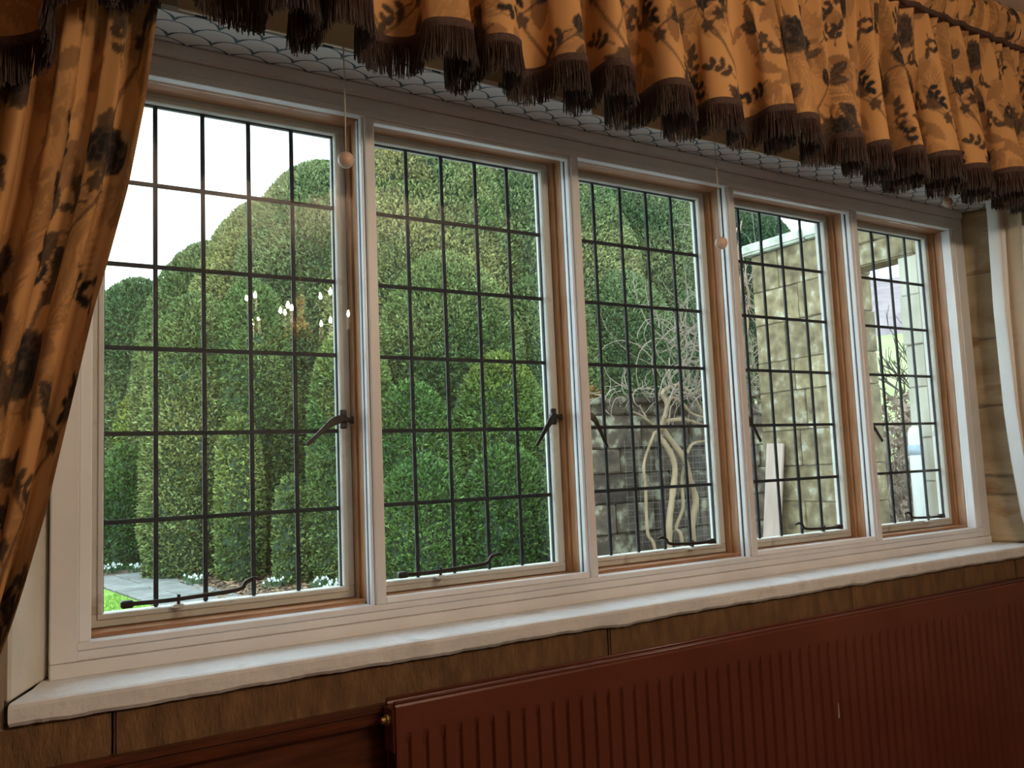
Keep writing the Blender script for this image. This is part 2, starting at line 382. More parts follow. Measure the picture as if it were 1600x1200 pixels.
GX0, GX1, GZ0, GZ1, GY = .0303, .5357, 1.0946, 2.1704, .0997
pw, ph = (GX1 - GX0) / 5, (GZ1 - GZ0) / 6
pane_me = MB().box(-pw / 2, pw / 2, -.0015, .0015, -ph / 2, ph / 2).mesh('pane', M['leadglass'])
def came_mesh(L, vert):
    h = .0047; m = MB()
    if vert: m.box(-h, h, -.004, .004, -L / 2, L / 2)
    else: m.box(-L / 2, L / 2, -.0042, .0042, -h, h)
    return m.mesh('lead_came', M['lead'], .0018, seg=2)
came_v = came_mesh(GZ1 - GZ0, True); came_h = came_mesh(GX1 - GX0, False)
sec_me = MB().box(0, OW - .002, .0, .004, OZ0 + .001, OZ1 - .001).mesh('secondary_pane', M['glass'])
def casement_mesh():
    m = MB(); w = .026
    a, c, e, g = GX0 - w, GX1 + w, GZ0 - w, GZ1 + w
    for (x0, x1, z0, z1) in ((a, c, e, GZ0 - .0), (a, c, GZ1, g), (a, GX0, GZ0, GZ1), (GX1, c, GZ0, GZ1)): m.box(x0, x1, .082, .118, z0, z1)
    return m.mesh('casement_frame', M['cream'], .002)
def bead_mesh():
    m = MB(); w = .011
    for (x0, x1, z0, z1) in ((GX0 - w, GX1 + w, GZ0 - w, GZ0), (GX0 - w, GX1 + w, GZ1, GZ1 + w), (GX0 - w, GX0, GZ0, GZ1), (GX1, GX1 + w, GZ0, GZ1)):
        m.box(x0, x1, .078, .0822, z0, z1)
    return m.mesh('glazing_bead', M['cream'], .0015)
case_me, bead_me = casement_mesh(), bead_mesh()
def oak_meshes():
    # stepped oak jambs: a proud front strip and a stop strip behind it
    r = []
    for (x0, x1, y0, y1) in ((GX1 + .027, PITCH + GX0 - .027, .062, .125), (GX1 + .034, PITCH + GX0 - .034, .031, .0618)):
        r.append(MB().box(x0, x1, y0, y1, OZ0 - .02, OZ1 + .04).mesh('oak_mullion', M['oak'], .002))
    return r
oakA, oakB = oak_meshes()
oak_top = MB().box(-.035, PITCH - .035, .031, .125, GZ1 + .027, GZ1 + .06).mesh('oak_head', M['oak_h'], .002)
oak_top2 = MB().box(-.03, PITCH - .03, .013, .081, OZ1 + .001, GZ1 + .0268).mesh('oak_head', M['oak_h'], .001)
oak_bot = MB().box(-.035, PITCH - .035, .031, .125, OZ0 - .03, GZ0 - .0275).mesh('oak_sill', M['oak_h'], .002)
wlab = ['first leaded window light, nearest the tied back curtain, with sky above the hedge',
        'second leaded window light from the left, filled with clipped yew hedge',
        'middle leaded window light, showing wisteria stems over a dark stone wall',
        'fourth leaded window light, showing the tan stone porch wall and leaning board',
        'rightmost leaded window light, showing the porch opening and a pale pipe']
hand = [((.541, 1.480), (.443, 1.420), 1), ((.541, 1.484), (.463, 1.404), 1), ((.026, 1.494), (.100, 1.395), -1), ((.022, 1.492), (.114, 1.400), -1), ((.020, 1.470), (.132, 1.389), -1)]
stay = [(.072, 1.110, .290, 1), (.076, 1.108, .298, 1), (.486, 1.107, .315, -1), (.480, 1.108, .300, -1), (.470, 1.106, .280, -1)]
for i in range(5):
    X = i * PITCH
    w = thing('window_%d' % (i + 1), wlab[i], 'window', (X, 0, 0), kind='structure')
    cs = link('casement_frame', case_me, w); link('glazing_bead', bead_me, cs)
    for c in range(5):
        for r in range(6):
            p = link('pane', pane_me, w, (GX0 + pw * (c + .5), GY, GZ0 + ph * (r + .5)))
            p.rotation_euler = (random.uniform(-.0025, .0025), 0, random.uniform(-.0025, .0025))
    for c in range(1, 5): link('lead_came', came_v, w, (GX0 + pw * c + random.uniform(-.001, .001), GY, (GZ0 + GZ1) / 2))
    for r in range(1, 6): link('lead_came', came_h, w, ((GX0 + GX1) / 2, GY, GZ0 + ph * r + random.uniform(-.001, .001)))
    # lead border strips
    MB().box(GX0, GX0 + .003, GY - .004, GY + .004, GZ0, GZ1).box(GX1 - .003, GX1, GY - .004, GY + .004, GZ0, GZ1).box(GX0, GX1, GY - .004, GY + .004, GZ1 - .003, GZ1).build('lead_border', M['lead'], w)
    link('oak_mullion', oakA, w); link('oak_mullion', oakB, w)
    if i == 0:
        link('oak_mullion', oakA, w, (-PITCH, 0, 0)); link('oak_mullion', oakB, w, (-PITCH, 0, 0))
    link('oak_head', oak_top, w); link('oak_head', oak_top2, w); link('oak_sill', oak_bot, w)
    sp = link('secondary_pane', sec_me, w, (.001, .0135 if i % 2 else .0205, 0))
    if i % 2:   # inner track: a visible slim sash lip at foot and head
        MB().box(.001, OW - .001, -.008, .0125, OZ0 + .0005, OZ0 + .014).build('sash_rail', M['alu'], w, .0015)
        MB().box(.001, OW - .001, -.008, .0125, OZ1 - .010, OZ1 - .0005).build('sash_rail', M['alu'], w, .0015)
    # cockspur handle: back plate, pivot boss, nose and tapering blade
    (hx, hz), (tx, tz), sd = hand[i]
    hd = MB().box(hx - .008, hx + .008, .074, .083, hz - .022, hz + .022).build('handle', M['iron'], w, .002)
    MB().lathe([(.007, 0), (.010, .002), (.010, .012), (.006, .016)], (0, 0, 0), 12).build('pivot', M['iron'], hd, smooth=False)
    pv = hd.children[0]; pv.location = (hx - .008 * sd, .076, hz); pv.rotation_euler = (PI / 2, 0, 0)
    p0 = Vector((hx - .006 * sd, .060, hz + .002)); p1 = Vector((tx, .052, tz)); mid = p0.lerp(p1, .45) + Vector((0, -.006, .010 if sd > 0 else .018))
    pts = smooth_pts([p0, p0.lerp(mid, .4) + Vector((0, 0, .002)), mid, p1], 5); nn = len(pts)
    ws = [.0045 + .0052 * math.sin(PI * min(1, (k / (nn - 1)) * 1.15 + .02)) * (1 - .75 * max(0, k / (nn - 1) - .55) / .45) for k in range(nn)]
    MB().ribbon(pts, ws, .006).build('handle_blade', M['iron'], hd, .001)
    MB().ribbon(smooth_pts([p0, p0 + Vector((.012 * sd, .004, -.004)), p0 + Vector((.026 * sd, .010, -.009)), p0 + Vector((.028 * sd, .011, .004))], 4), [.0045] * 13, .006).build('handle_nose', M['iron'], hd, .001)
    # casement stay: hinge block, bar, curled monkey-tail end
    sx, sz, ex, sd = stay[i]
    st = MB().box(sx - .012, sx + .012, .058, .078, sz - .007, sz + .008).build('stay', M['iron'], w, .003)
    L_ = (ex - sx)
    bar = smooth_pts([(sx, .064, sz + .001), (sx + L_ * .3, .062, sz + .000), (sx + L_ * .62, .060, sz + .002), (ex, .058, sz + .007), (ex + .016 * sd, .057, sz + .021), (ex + .034 * sd, .056, sz + .027), (ex + .05 * sd, .056, sz + .023)], 5)
    nn = len(bar)
    MB().ribbon(bar, [.0042 if k < nn * .75 else .0042 - .0022 * (k / nn - .75) * 4 for k in range(nn)], .006).build('stay_bar', M['iron'], st, .001)
    px = sx + L_ * .45
    MB().tube([(px, .066, sz - .012), (px, .062, sz + .010)], .0035, 8).build('stay_pin', M['iron'], st)
    MB().box(px - .011, px + .011, .060, .079, sz - .018, sz - .010).build('pin_bracket', M['cream'], st, .002)

# ================================================================== FLORAL PRINT
def make_print(W=.66, H=.82, res=.002, seed=3):   # sampled at 1.3x, so a repeat is about 0.86 x 1.07 m
    rng = random.Random(seed); nx, ny = int(W / res), int(H / res)
    mid = np.zeros((ny, nx), np.float32); dark = np.zeros((ny, nx), np.float32); lite = np.zeros((ny, nx), np.float32)
    def region(cx, cy, R):
        i0, i1 = int((cx - R) / res), int((cx + R) / res) + 1; j0, j1 = int((cy - R) / res), int((cy + R) / res) + 1
        I = np.arange(i0, i1); J = np.arange(j0, j1)
        gx, gy = np.meshgrid((I + .5) * res - cx, (J + .5) * res - cy)
        return np.ix_(J % ny, I % nx), gx, gy
    def put(layer, idx, mask, val):
        layer[idx] = np.where(mask, np.maximum(layer[idx], val), layer[idx])
    def leaf(layer, cx, cy, a, L, w, val, rib=True):
        idx, gx, gy = region(cx + math.cos(a) * L / 2, cy + math.sin(a) * L / 2, L * .62)
        gx = gx + math.cos(a) * L / 2; gy = gy + math.sin(a) * L / 2
        u = (gx * math.cos(a) + gy * math.sin(a)) / L; v = -gx * math.sin(a) + gy * math.cos(a)
        prof = w * np.sin(PI * np.clip(u, 0, 1)) ** .75 * (1 + .12 * np.sin(u * 40))
        m = (u > 0) & (u < 1) & (np.abs(v) < prof)
        put(layer, idx, m, val)
        if rib:
            r = m & ((np.abs(v) < .0013) | (np.abs((np.abs(v) - u * .5 * L) % .009) < .0012))
            lite[idx] = np.where(r, .5, np.where(m, 0, lite[idx]))
    def stroke(layer, pts, w0, w1, val):
        n = len(pts)
        for k, (x, y) in enumerate(pts):
            r = w0 + (w1 - w0) * k / max(1, n - 1); idx, gx, gy = region(x, y, r + res); put(layer, idx, gx * gx + gy * gy < r * r, val)
    def curve(x, y, a, L, bend, n=None):
        n = n or int(L / .0018); out = []
        for k in range(n):
            out.append((x, y)); x += math.cos(a) * L / n; y += math.sin(a) * L / n; a += bend / n + rng.uniform(-.05, .05)
        return out, a
    def flower(cx, cy, R, val):
        np_ = rng.randint(7, 9)
        for ring, (rr, pr) in enumerate(((R * .62, R * .46), (R * .30, R * .36))):
            for k in range(np_ - 2 * ring):
                t = 2 * PI * k / (np_ - 2 * ring) + rng.uniform(-.2, .2) + ring
                x, y = cx + math.cos(t) * rr, cy + math.sin(t) * rr * .85; idx, gx, gy = region(x, y, pr * 1.2)
                d = np.sqrt(gx * gx + gy * gy) / pr * (1 + .10 * np.sin(np.arctan2(gy, gx) * 7 + k))
                put(dark, idx, d < 1, val * rng.uniform(.72, 1))
                lite[idx] = np.where((d > .80) & (d < .95), .45, np.where(d < .8, lite[idx] * .3, lite[idx]))
        idx, gx, gy = region(cx, cy, R * .2); lite[idx] = np.where(gx * gx + gy * gy < (R * .13) ** 2, .7, lite[idx])
    def sprig(layer, x, y, a, n, L, w, val):
        pts, a2 = curve(x, y, a, .03 + n * .012, rng.uniform(-.9, .9)); stroke(layer, pts, .0016, .001, val)
        for k in range(n):
            q = pts[int((k + 1) / (n + .5) * (len(pts) - 1))]
            for s in (-1, 1): leaf(layer, q[0], q[1], a + s * rng.uniform(.6, 1.0), L * rng.uniform(.7, 1.1), w, val, rib=False)
        leaf(layer, pts[-1][0], pts[-1][1], a2, L, w, val, False)
    def frond(x, y, a, L, val):
        pts, _ = curve(x, y, a, L, rng.uniform(-1.2, 1.2)); stroke(mid, pts, .002, .001, val)
        for k in range(4, len(pts), 5):
            t = k / len(pts); ll = .055 * math.sin(PI * (t * .8 + .15)); aa = math.atan2(pts[k][1] - pts[k - 3][1], pts[k][0] - pts[k - 3][0])
            for s in (-1, 1): leaf(mid, *pts[k], aa + s * .75, ll, .0032, val * rng.uniform(.6, 1), False)
    for k in range(34): frond(rng.uniform(0, W), rng.uniform(0, H), rng.uniform(0, 2 * PI), rng.uniform(.12, .2), rng.uniform(.45, .8))
    for k in range(30): sprig(mid, rng.uniform(0, W), rng.uniform(0, H), rng.uniform(0, 2 * PI), rng.randint(2, 4), .026, .006, rng.uniform(.5, .9))
    for k in range(34): leaf(mid, rng.uniform(0, W), rng.uniform(0, H), rng.uniform(0, 2 * PI), rng.uniform(.06, .09), rng.uniform(.014, .02), rng.uniform(.6, .9))
    spots = [(.12, .10), (.44, .24), (.20, .42), (.54, .55), (.10, .70), (.40, .76)]
    for (x, y) in spots:       # branching stems climbing from each flower
        a = PI / 2 + rng.uniform(-.5, .5); pts, a2 = curve(x, y, a, rng.uniform(.24, .34), rng.uniform(-1.4, 1.4)); stroke(dark, pts, .0048, .002, .62)
        for fr in (.25, .45, .62, .8, .97):
            q = pts[int(fr * (len(pts) - 1))]; s = rng.choice((-1, 1)); b2, a3 = curve(q[0], q[1], a + s * rng.uniform(.5, 1.1), rng.uniform(.05, .11), rng.uniform(-1, 1))
            stroke(dark, b2, .0028, .0012, .66)
            for e in range(rng.randint(2, 3)):
                leaf(dark, *b2[-1 - 6 * e], a3 + rng.uniform(-1.1, 1.1), rng.uniform(.035, .06), rng.uniform(.009, .014), rng.uniform(.75, 1.0))
            if rng.random() < .45:
                for t in range(5): leaf(dark, *b2[len(b2) // 2], t * 1.257 + a, .016, .006, .85, False)
    for (x, y) in spots: flower(x, y, rng.uniform(.038, .052), 1.0)
    for k in range(30): sprig(dark, rng.uniform(0, W), rng.uniform(0, H), rng.uniform(0, 2 * PI), rng.randint(2, 3), .024, .0065, rng.uniform(.8, 1))
    ground = np.array((.62, .325, .125)); midc = np.array((.24, .115, .05)); drk = np.array((.018, .018, .020)); hi = np.array((.30, .18, .10))
    img = np.ones((ny, nx, 3)) * ground
    img = img * (1 - (mid * .92)[..., None]) + midc * (mid * .92)[..., None]
    img = img * (1 - dark[..., None]) + drk * dark[..., None]
    li = (lite * (dark > .3))[..., None]; img = img * (1 - li * .55) + hi * li * .55
    def sample(u, v):
        fx = (np.asarray(u) / 1.3 / res) % nx; fy = (np.asarray(v) / 1.3 / res) % ny
        i0 = np.floor(fx).astype(int); j0 = np.floor(fy).astype(int); a = (fx - i0)[..., None]; b_ = (fy - j0)[..., None]
        i0 %= nx; j0 %= ny; i1 = (i0 + 1) % nx; j1 = (j0 + 1) % ny
        return (img[j0, i0] * (1 - a) + img[j0, i1] * a) * (1 - b_) + (img[j1, i0] * (1 - a) + img[j1, i1] * a) * b_
    return sample
PRINT = make_print()
def grid_faces(nr, nc):
    a = (np.arange(nr - 1)[:, None] * nc + np.arange(nc - 1)[None, :]).ravel()
    return np.stack([a, a + 1, a + nc + 1, a + nc], 1)

# ================================================================== CURTAINS
def ninterp(z, pts):
    zs = [p[1] for p in pts][::-1]; xs_ = [p[0] for p in pts][::-1]; return np.interp(z, zs, xs_)
def curtain(name, label, edge, outer, sign, y0, width, folds, seed):
    """edge: (x,z) of the leading edge, outer: (x,z) of the far edge; cloth gathered in between"""
    rg = np.random.default_rng(seed); nr, nc = 620, 420
    z = np.linspace(2.78, .03, nr); a = np.linspace(0, 1, nc)
    xe = ninterp(z, edge); xo = ninterp(z, outer)
    k = np.ones(9) / 9
    xe = np.convolve(np.pad(xe, 4, 'edge'), k, 'valid'); xo = np.convolve(np.pad(xo, 4, 'edge'), k, 'valid')
    Z, A = np.meshgrid(z, a, indexing='ij')
    ph_ = A * folds * 2 * PI + .55 * np.sin(A * 9 + 1.3) + .25 * np.sin(Z * 2.2 + A * 5)
    wid = np.abs(xo - xe)[:, None]; amp = .012 + .026 * np.clip(wid / .6, .3, 1.1)
    A2 = A + .35 / folds / (2 * PI) * np.sin(2 * ph_) * 1.6
    X = xe[:, None] + (xo - xe)[:, None] * A2
    Y = y0 - amp * np.cos(ph_) * (.75 + .35 * np.sin(A * 23 + 2)) - .007 * np.sin(ph_ * .5 + Z * 3) - .01 * np.sin(3 * ph_ + 5 * Z) * .3
    V = np.stack([X, Y, Z], -1).reshape(-1, 3)
    tone = PRINT(A * width, Z - .35 * (xe[:, None] - xe[0]) * sign).reshape(-1, 3)
    F = grid_faces(nr, nc)
    if sign > 0: F = F[:, ::-1]
    root = thing(name, label, 'curtain', (0, 0, 0))
    c = link('curtain_cloth', np_mesh('curtain_cloth', V, F[:, ::-1], M['fabric'], tone, True), root)
    return root, xe, z, X, Y
edgeL = [(.115, 2.80), (.081, 2.216), (.059, 2.027), (.032, 1.868), (-.004, 1.714), (-.019, 1.656), (-.057, 1.468), (-.089, 1.31), (-.12, 1.189), (-.137, 1.13), (-.17, 1.04), (-.22, .92), (-.21, .75), (-.16, .4), (-.14, .03)]
outL = [(-.62, 2.80), (-.62, 1.5), (-.58, 1.1), (-.47, .92), (-.52, .75), (-.56, .4), (-.58, .03)]
cl, *_ = curtain('curtain', 'floral chintz curtain swept back at the left end of the window', edgeL, outL, 1, -.212, 1.75, 10.5, 5)
MB().tube(smooth_pts([(-.20, -.20, .93), (-.30, -.315, .915), (-.42, -.315, .92), (-.50, -.20, .95), (-.52, -.142, .97)], 6), .012, 10).build('tie_back', M['braid'], cl, smooth=True)
edgeR = [(2.99, 2.80), (3.005, 2.199), (2.985, 1.852), (2.985, 1.482), (3.0, 1.30), (3.03, 1.1), (3.10, .92), (3.09, .75), (3.05, .4), (3.04, .03)]
outR = [(3.75, 2.80), (3.72, 1.5), (3.62, 1.1), (3.38, .92), (3.5, .75), (3.55, .4), (3.58, .03)]
cr, xe, zc, Xr, Yr = curtain('curtain', 'curtain with white lining turned outward beside the stone jamb at right', edgeR, outR, -1, -.212, 1.75, 10.5, 8)
# white lining turned out along the leading edge
nr = 260; z = np.linspace(2.60, .95, nr); xl = np.interp(z, zc[::-1], xe[::-1]); nc = 40; a = np.linspace(0, 1, nc)
Z, A = np.meshgrid(z, a, indexing='ij')
X = xl[:, None] - .012 + .055 * A + .010 * np.sin(A * 9 + Z * 1.5); Y = -.150 - .10 * A + .012 * np.sin(A * 14 + Z)
link('lining', np_mesh('lining', np.stack([X, Y, Z], -1).reshape(-1, 3), grid_faces(nr, nc), M['lining'], None, True), cr)['label'] = 'white curtain lining'
MB().tube(smooth_pts([(3.10, -.20, .93), (3.18, -.315, .915), (3.32, -.315, .92), (3.40, -.20, .95), (3.42, -.142, .97)], 6), .012, 10).build('tie_back', M['braid'], cr, smooth=True)

# ================================================================== VALANCE
def valance():
    root = thing('valance', 'gathered floral chintz valance with dark bullion fringe across the window top', 'valance')
    x0, x1 = -.50, 3.42; n = 2300; x = np.linspace(x0, x1, n)
    rg = np.random.default_rng(4)
    # irregular folds about 15 cm apart
    kn = np.arange(x0 - .2, x1 + .4, .158); kn = kn + rg.uniform(-.05, .05, len(kn)); kn.sort()
    phi = np.interp(x, kn, np.arange(len(kn)) * 2 * PI); ker = np.hanning(41); ker /= ker.sum()
    phi = np.convolve(np.pad(phi, 20, 'edge'), ker, 'valid'); phi[:20] = phi[20] + (x[:20] - x[20]) * 40; phi[-20:] = phi[-21] + (x[-20:] - x[-21]) * 40
    fold = np.interp(x, kn, rg.uniform(.55, 1.25, len(kn))); drop = np.interp(x, kn, rg.uniform(-.012, .012, len(kn)))
    pitch_ = 2 * PI / np.gradient(phi, x)
    zb = 2.228 + drop - 1.0 * np.clip(-x, 0, .22) + .05 * np.exp(-((x - .12) / .07) ** 2)     # hem of cloth, above the fringe
    YV = -.362
    def path(v):
        lo = np.clip(v, 0, 1) ** .8
        y = YV - .072 * fold * lo * np.cos(phi) - (.011 * (1 - lo) + .004) * np.cos(3 * phi + 1.1 * np.sin(x * 7)) - .012 * lo * np.sin(x * 5)
        xx = x + .82 * pitch_ / (2 * PI) * lo * np.sin(2 * phi) * np.clip(fold, .6, 1.1) + .008 * lo * np.sin(phi * .5 + 2)
        return xx, y
    nv = 130; V = []; ZC = 2.715
    xb, yb = path(1.0); arc = np.concatenate([[0], np.cumsum(np.hypot(np.diff(xb), np.diff(yb)))])
    VV = np.linspace(0, 1, nv); rows = []; U = []
    for v in VV:
        xx, yy = path(v); zz_ = ZC + (zb - ZC) * v; rows.append(np.stack([xx, yy, zz_], -1))
        U.append(np.stack([arc, zz_], -1))
    V = np.concatenate(rows); U = np.concatenate(U)
    link('valance_cloth', np_mesh('valance_cloth', V, grid_faces(nv, n)[:, ::-1], M['fabric'], PRINT(U[:, 0] + .13, U[:, 1] + .2), True), root)
    # puffed heading above the cord
    rows = []; U = []
    for v in np.linspace(0, 1, 44):
        puff = math.sin(PI * v) ** .7
        yy = YV - .022 * puff - (.006 + .010 * puff) * np.cos(2.5 * phi + 1.2 * np.sin(x * 6) + v) + .004 * np.cos(9 * phi)
        zz_ = np.full(n, 2.725 + (CEIL - .004 - 2.725) * v); rows.append(np.stack([x + .004 * np.sin(5 * phi), yy, zz_], -1)); U.append(np.stack([arc, zz_], -1))
    U = np.concatenate(U)
    link('heading', np_mesh('heading', np.concatenate(rows), grid_faces(44, n), M['fabric'], PRINT(U[:, 0] + .4, U[:, 1]), True), root)
    cp_ = [(xx_, YV - .016 + .003 * math.sin(i * 1.9), 2.72 + .003 * math.sin(i * 1.3)) for i, xx_ in enumerate(np.linspace(x0, x1, 160))]
    MB().tube(cp_, .009, 8).build('heading_cord', M['braid'], root, smooth=True)
    # woven braid along the hem, then hanging strands
    nrm = np.stack([np.gradient(yb), -np.gradient(xb)], -1); nrm /= np.linalg.norm(nrm, axis=1)[:, None] + 1e-9
    rows = []
    for dz, off in ((.012, .0015), (.010, .0035), (-.006, .0035), (-.008, .0015)):
        rows.append(np.stack([xb + nrm[:, 0] * off, yb + nrm[:, 1] * off, zb + dz], -1))
    link('braid', np_mesh('braid', np.concatenate(rows), grid_faces(4, n), M['braid'], None, True), root)['label'] = 'dark woven braid'
    total = arc[-1]; Vs, Fs, Ts = [], [], []
    for layer, (step, off) in enumerate(((.0021, .003), (.0024, -.002))):
        s = np.arange(0, total, step) + rg.uniform(-.0006, .0006, int(math.ceil(total / step)))
        sx = np.interp(s, arc, xb); sy = np.interp(s, arc, yb); sz = np.interp(s, arc, zb); n0 = np.interp(s, arc, nrm[:, 0]); n1 = np.interp(s, arc, nrm[:, 1])
        m_ = len(s); L_ = .068 + rg.uniform(-.006, .006, m_); r0 = .0013
        top = np.stack([sx + n0 * off, sy + n1 * off, sz - .004], -1)
        sw = rg.normal(0, .0035, (m_, 2)); midp = top + np.stack([sw[:, 0] * .4, sw[:, 1] * .4 + n1 * .002, -L_ * .5], -1)
        bot = top + np.stack([sw[:, 0] + n0 * .003, sw[:, 1] + n1 * .003, -L_], -1)
        base = sum(len(q) for q in Vs)
        ring = [(math.cos(t), math.sin(t)) for t in (0.3, 0.3 + 2 * PI / 3, 0.3 + 4 * PI / 3)]
        vv = np.stack([c_ + np.array((rx * r0 * q, ry * r0 * q, 0)) for c_, q in ((top, 1), (midp, 1), (bot, .8)) for rx, ry in ring], 1)   # m,9,3
        Vs.append(vv.reshape(-1, 3)); idx = base + np.arange(m_)[:, None] * 9
        for lv in (0, 3):
            for k in range(3):
                Fs.append(np.concatenate([idx + lv + k, idx + lv + (k + 1) % 3, idx + lv + 3 + (k + 1) % 3, idx + lv + 3 + k], 1))
        t = np.array((.070, .034, .024)) * rg.uniform(.45, 1.25, (m_, 1)); tt = np.repeat(t[:, None, :], 9, 1); tt[:, 6:] = tt[:, 6:] * .8 + .035
        Ts.append(tt.reshape(-1, 3))
    fr = link('fringe', np_mesh('fringe', np.concatenate(Vs), np.concatenate(Fs), M['fringe'], np.concatenate(Ts)), root); fr['kind'] = 'stuff'; fr['label'] = 'dark brown hanging yarn fringe'
    MB().box(x0, x1, -.315, -.26, CEIL - .03, CEIL - .005).build('pelmet_board', M['mahog'], root)
valance()

# ================================================================== ROLLER BLINDS (rolled up behind the valance)
def blind(cx, knob_z, hw, lz, label):
    r = thing('roller_blind', label, 'blind', (cx, -.195, 2.30), 'rolled up blinds behind the valance')
    MB().tube([(-hw, 0, .03), (hw, 0, .03)], .026, 16).build('rolled_fabric', M['blind'], r, smooth=True)
    MB().box(-hw, hw, -.001, .001, lz + .012, .03).build('blind_fabric', M['blind'], r)
    MB().box(-hw, hw, -.004, .004, lz, lz + .026).build('lath', M['blind'], r, .002)
    L = knob_z + .016 - 2.30
    MB().tube([(0, -.006, lz + .01), (0.0008, -.006, (L + lz) / 2), (0, -.006, L)], .0014, 6).build('cord', M['cord'], r)
    prof = [(.003, -.0172), (.008, -.0160), (.0135, -.0110), (.0165, -.004), (.0168, .002), (.0150, .0085), (.0105, .0138), (.005, .0165)]
    k = MB().lathe(prof, (0, -.006, knob_z - 2.30), 20).build('knob', M['wood_knob'], r, smooth=True)
blind(.452, 2.00, .33, -.055, 'rolled blind whose wooden ball pull hangs before the first light')
blind(1.53, 1.937, .42, -.078, 'rolled blind whose wooden ball pull hangs lowest, before the middle light')
blind(2.637, 2.197, .33, -.055, 'rolled blind whose wooden ball pull just shows under the right fringe')

# ================================================================== RADIATOR
rad = thing('radiator', 'brown enamelled double panel radiator with vertical flutes below the sill', 'radiator', (.52, 0, 0))
RX = 2.43
def fluted(yf, thick, name, label=None):
    m = MB(); pitch_ = .0385; n = int((RX - .03) / pitch_); xs_ = [0]; ys = [0]
    cols = []
    for k in range(n):
        x = .018 + k * pitch_
        cols += [(x, 0), (x + .004, .007), (x + .010, .007), (x + .0145, 0)]
    cols = [(0, 0)] + cols + [(RX, 0)]
    zlev = [(.14, 0), (.175, 0), (.20, 1), (.815, 1), (.838, 0), (.889, 0), (.896, -.3)]
    N_ = len(cols)
    for z, a in zlev:
        for x, d in cols: m.v.append((x, yf + (d * a if a > 0 else (.004 if a < 0 else 0)), z))
    for r in range(len(zlev) - 1):
        for k in range(N_ - 1):
            q = r * N_ + k; m.f.append((q, q + 1, q + 1 + N_, q + N_))
    # back skin
    bse = len(m.v); m.v += [(0, yf + thick, .14), (RX, yf + thick, .14), (RX, yf + thick, .896), (0, yf + thick, .896)]
    m.f.append((bse + 1, bse, bse + 3, bse + 2)); t = (len(zlev) - 1) * N_
    m.f.append((t + N_ - 1, t, bse + 3, bse + 2)); m.f.append((0, t, bse + 3, bse)); m.f.append((N_ - 1, t + N_ - 1, bse + 2, bse + 1)); m.f.append((0, N_ - 1, bse + 1, bse))
    me = bpy.data.meshes.new(name); me.from_pydata(m.v, [], m.f); me.update(); me.materials.append(M['radiator'])
    bm = bmesh.new(); bm.from_mesh(me); bmesh.ops.recalc_face_normals(bm, faces=bm.faces); bm.to_mesh(me); bm.free()
    return link(name, me, rad)
fluted(-.222, .012, 'front_panel'); fluted(-.184, .010, 'back_panel')
for yy in (-.2225, -.1845): MB().tube([(0, yy + .006, .896), (RX, yy + .006, .896)], .0042, 8).build('top_seam', M['radiator'], rad, smooth=True)
MB().box(-.004, .004, -.218, -.172, .80, .885).build('end_plate', M['radiator'], rad, .002)
vp = MB().lathe([(.011, 0), (.011, .008), (.007, .010), (.007, .018)], (0, 0, 0), 10).build('vent_plug', M['brass'], rad); vp.location = (-.003, -.197, .862); vp.rotation_euler = (0, -PI / 2, 0)
for x in (.4, 1.2, 2.0): MB().box(x, x + .03, -.178, -.150, .6, .8).build('wall_bracket', M['radiator'], rad)
vl = MB().tube([(-.045, -.195, .0), (-.045, -.195, .17), (-.03, -.195, .185), (0, -.195, .185)], .009, 8).build('supply_pipe', M['brass'], rad, smooth=True)
MB().hexa([(1.318, -.2235, .628), (1.324, -.2235, .628), (1.324, -.2222, .628), (1.318, -.2222, .628)], [(1.321, -.2235, .668), (1.323, -.2235, .668), (1.323, -.2222, .668), (1.321, -.2222, .668)]).build('paint_chip', M['cord'], rad)

# ================================================================== CHANDELIER (behind the viewer, seen mirrored in the glass)
CH = Vector((1.29, -2.56, 2.25))
ch = thing('chandelier', 'brass candle chandelier, its glowing bulbs mirrored in the first light', 'chandelier', CH)
MB().lathe([(.006, -.16), (.03, -.14), (.045, -.10), (.02, -.06), (.018, .0), (.03, .05), (.012, .09), (.008, .14)], (0, 0, 0), 16).build('body', M['brass'], ch, smooth=True)
MB().tube([(0, 0, .13), (0, 0, CEIL - CH.z - .03)], .006, 8).build('stem', M['brass'], ch); MB().lathe([(.05, -.035), (.06, -.004)], (0, 0, CEIL - CH.z), 20).build('ceiling_rose', M['brass'], ch)
bulb_me = MB().lathe([(.006, 0), (.012, .010), (.0145, .022), (.011, .038), (.004, .055), (.001, .060)], (0, 0, 0), 12).mesh('bulb', M['bulb'], smooth=True)
tube_me = MB().lathe([(.011, -.07), (.011, 0)], (0, 0, 0), 12).mesh('candle_tube', M['cream'])
for k in range(7):
    t = 2 * PI * k / 7 + .35; ex, ey = .25 * math.cos(t), .25 * math.sin(t); zo = .03 if k % 2 else -.05
    am = MB().tube(smooth_pts([(0, 0, -.09), (ex * .4, ey * .4, -.16), (ex * .8, ey * .8, -.13 + zo), (ex, ey, -.065 + zo)], 6), .006, 8).build('arm', M['brass'], ch, smooth=True)
    link('candle_tube', tube_me, am, (ex, ey, zo)); bl_ = link('bulb', bulb_me, am, (ex, ey, zo)); bl_.scale = (.55, .55, .6)

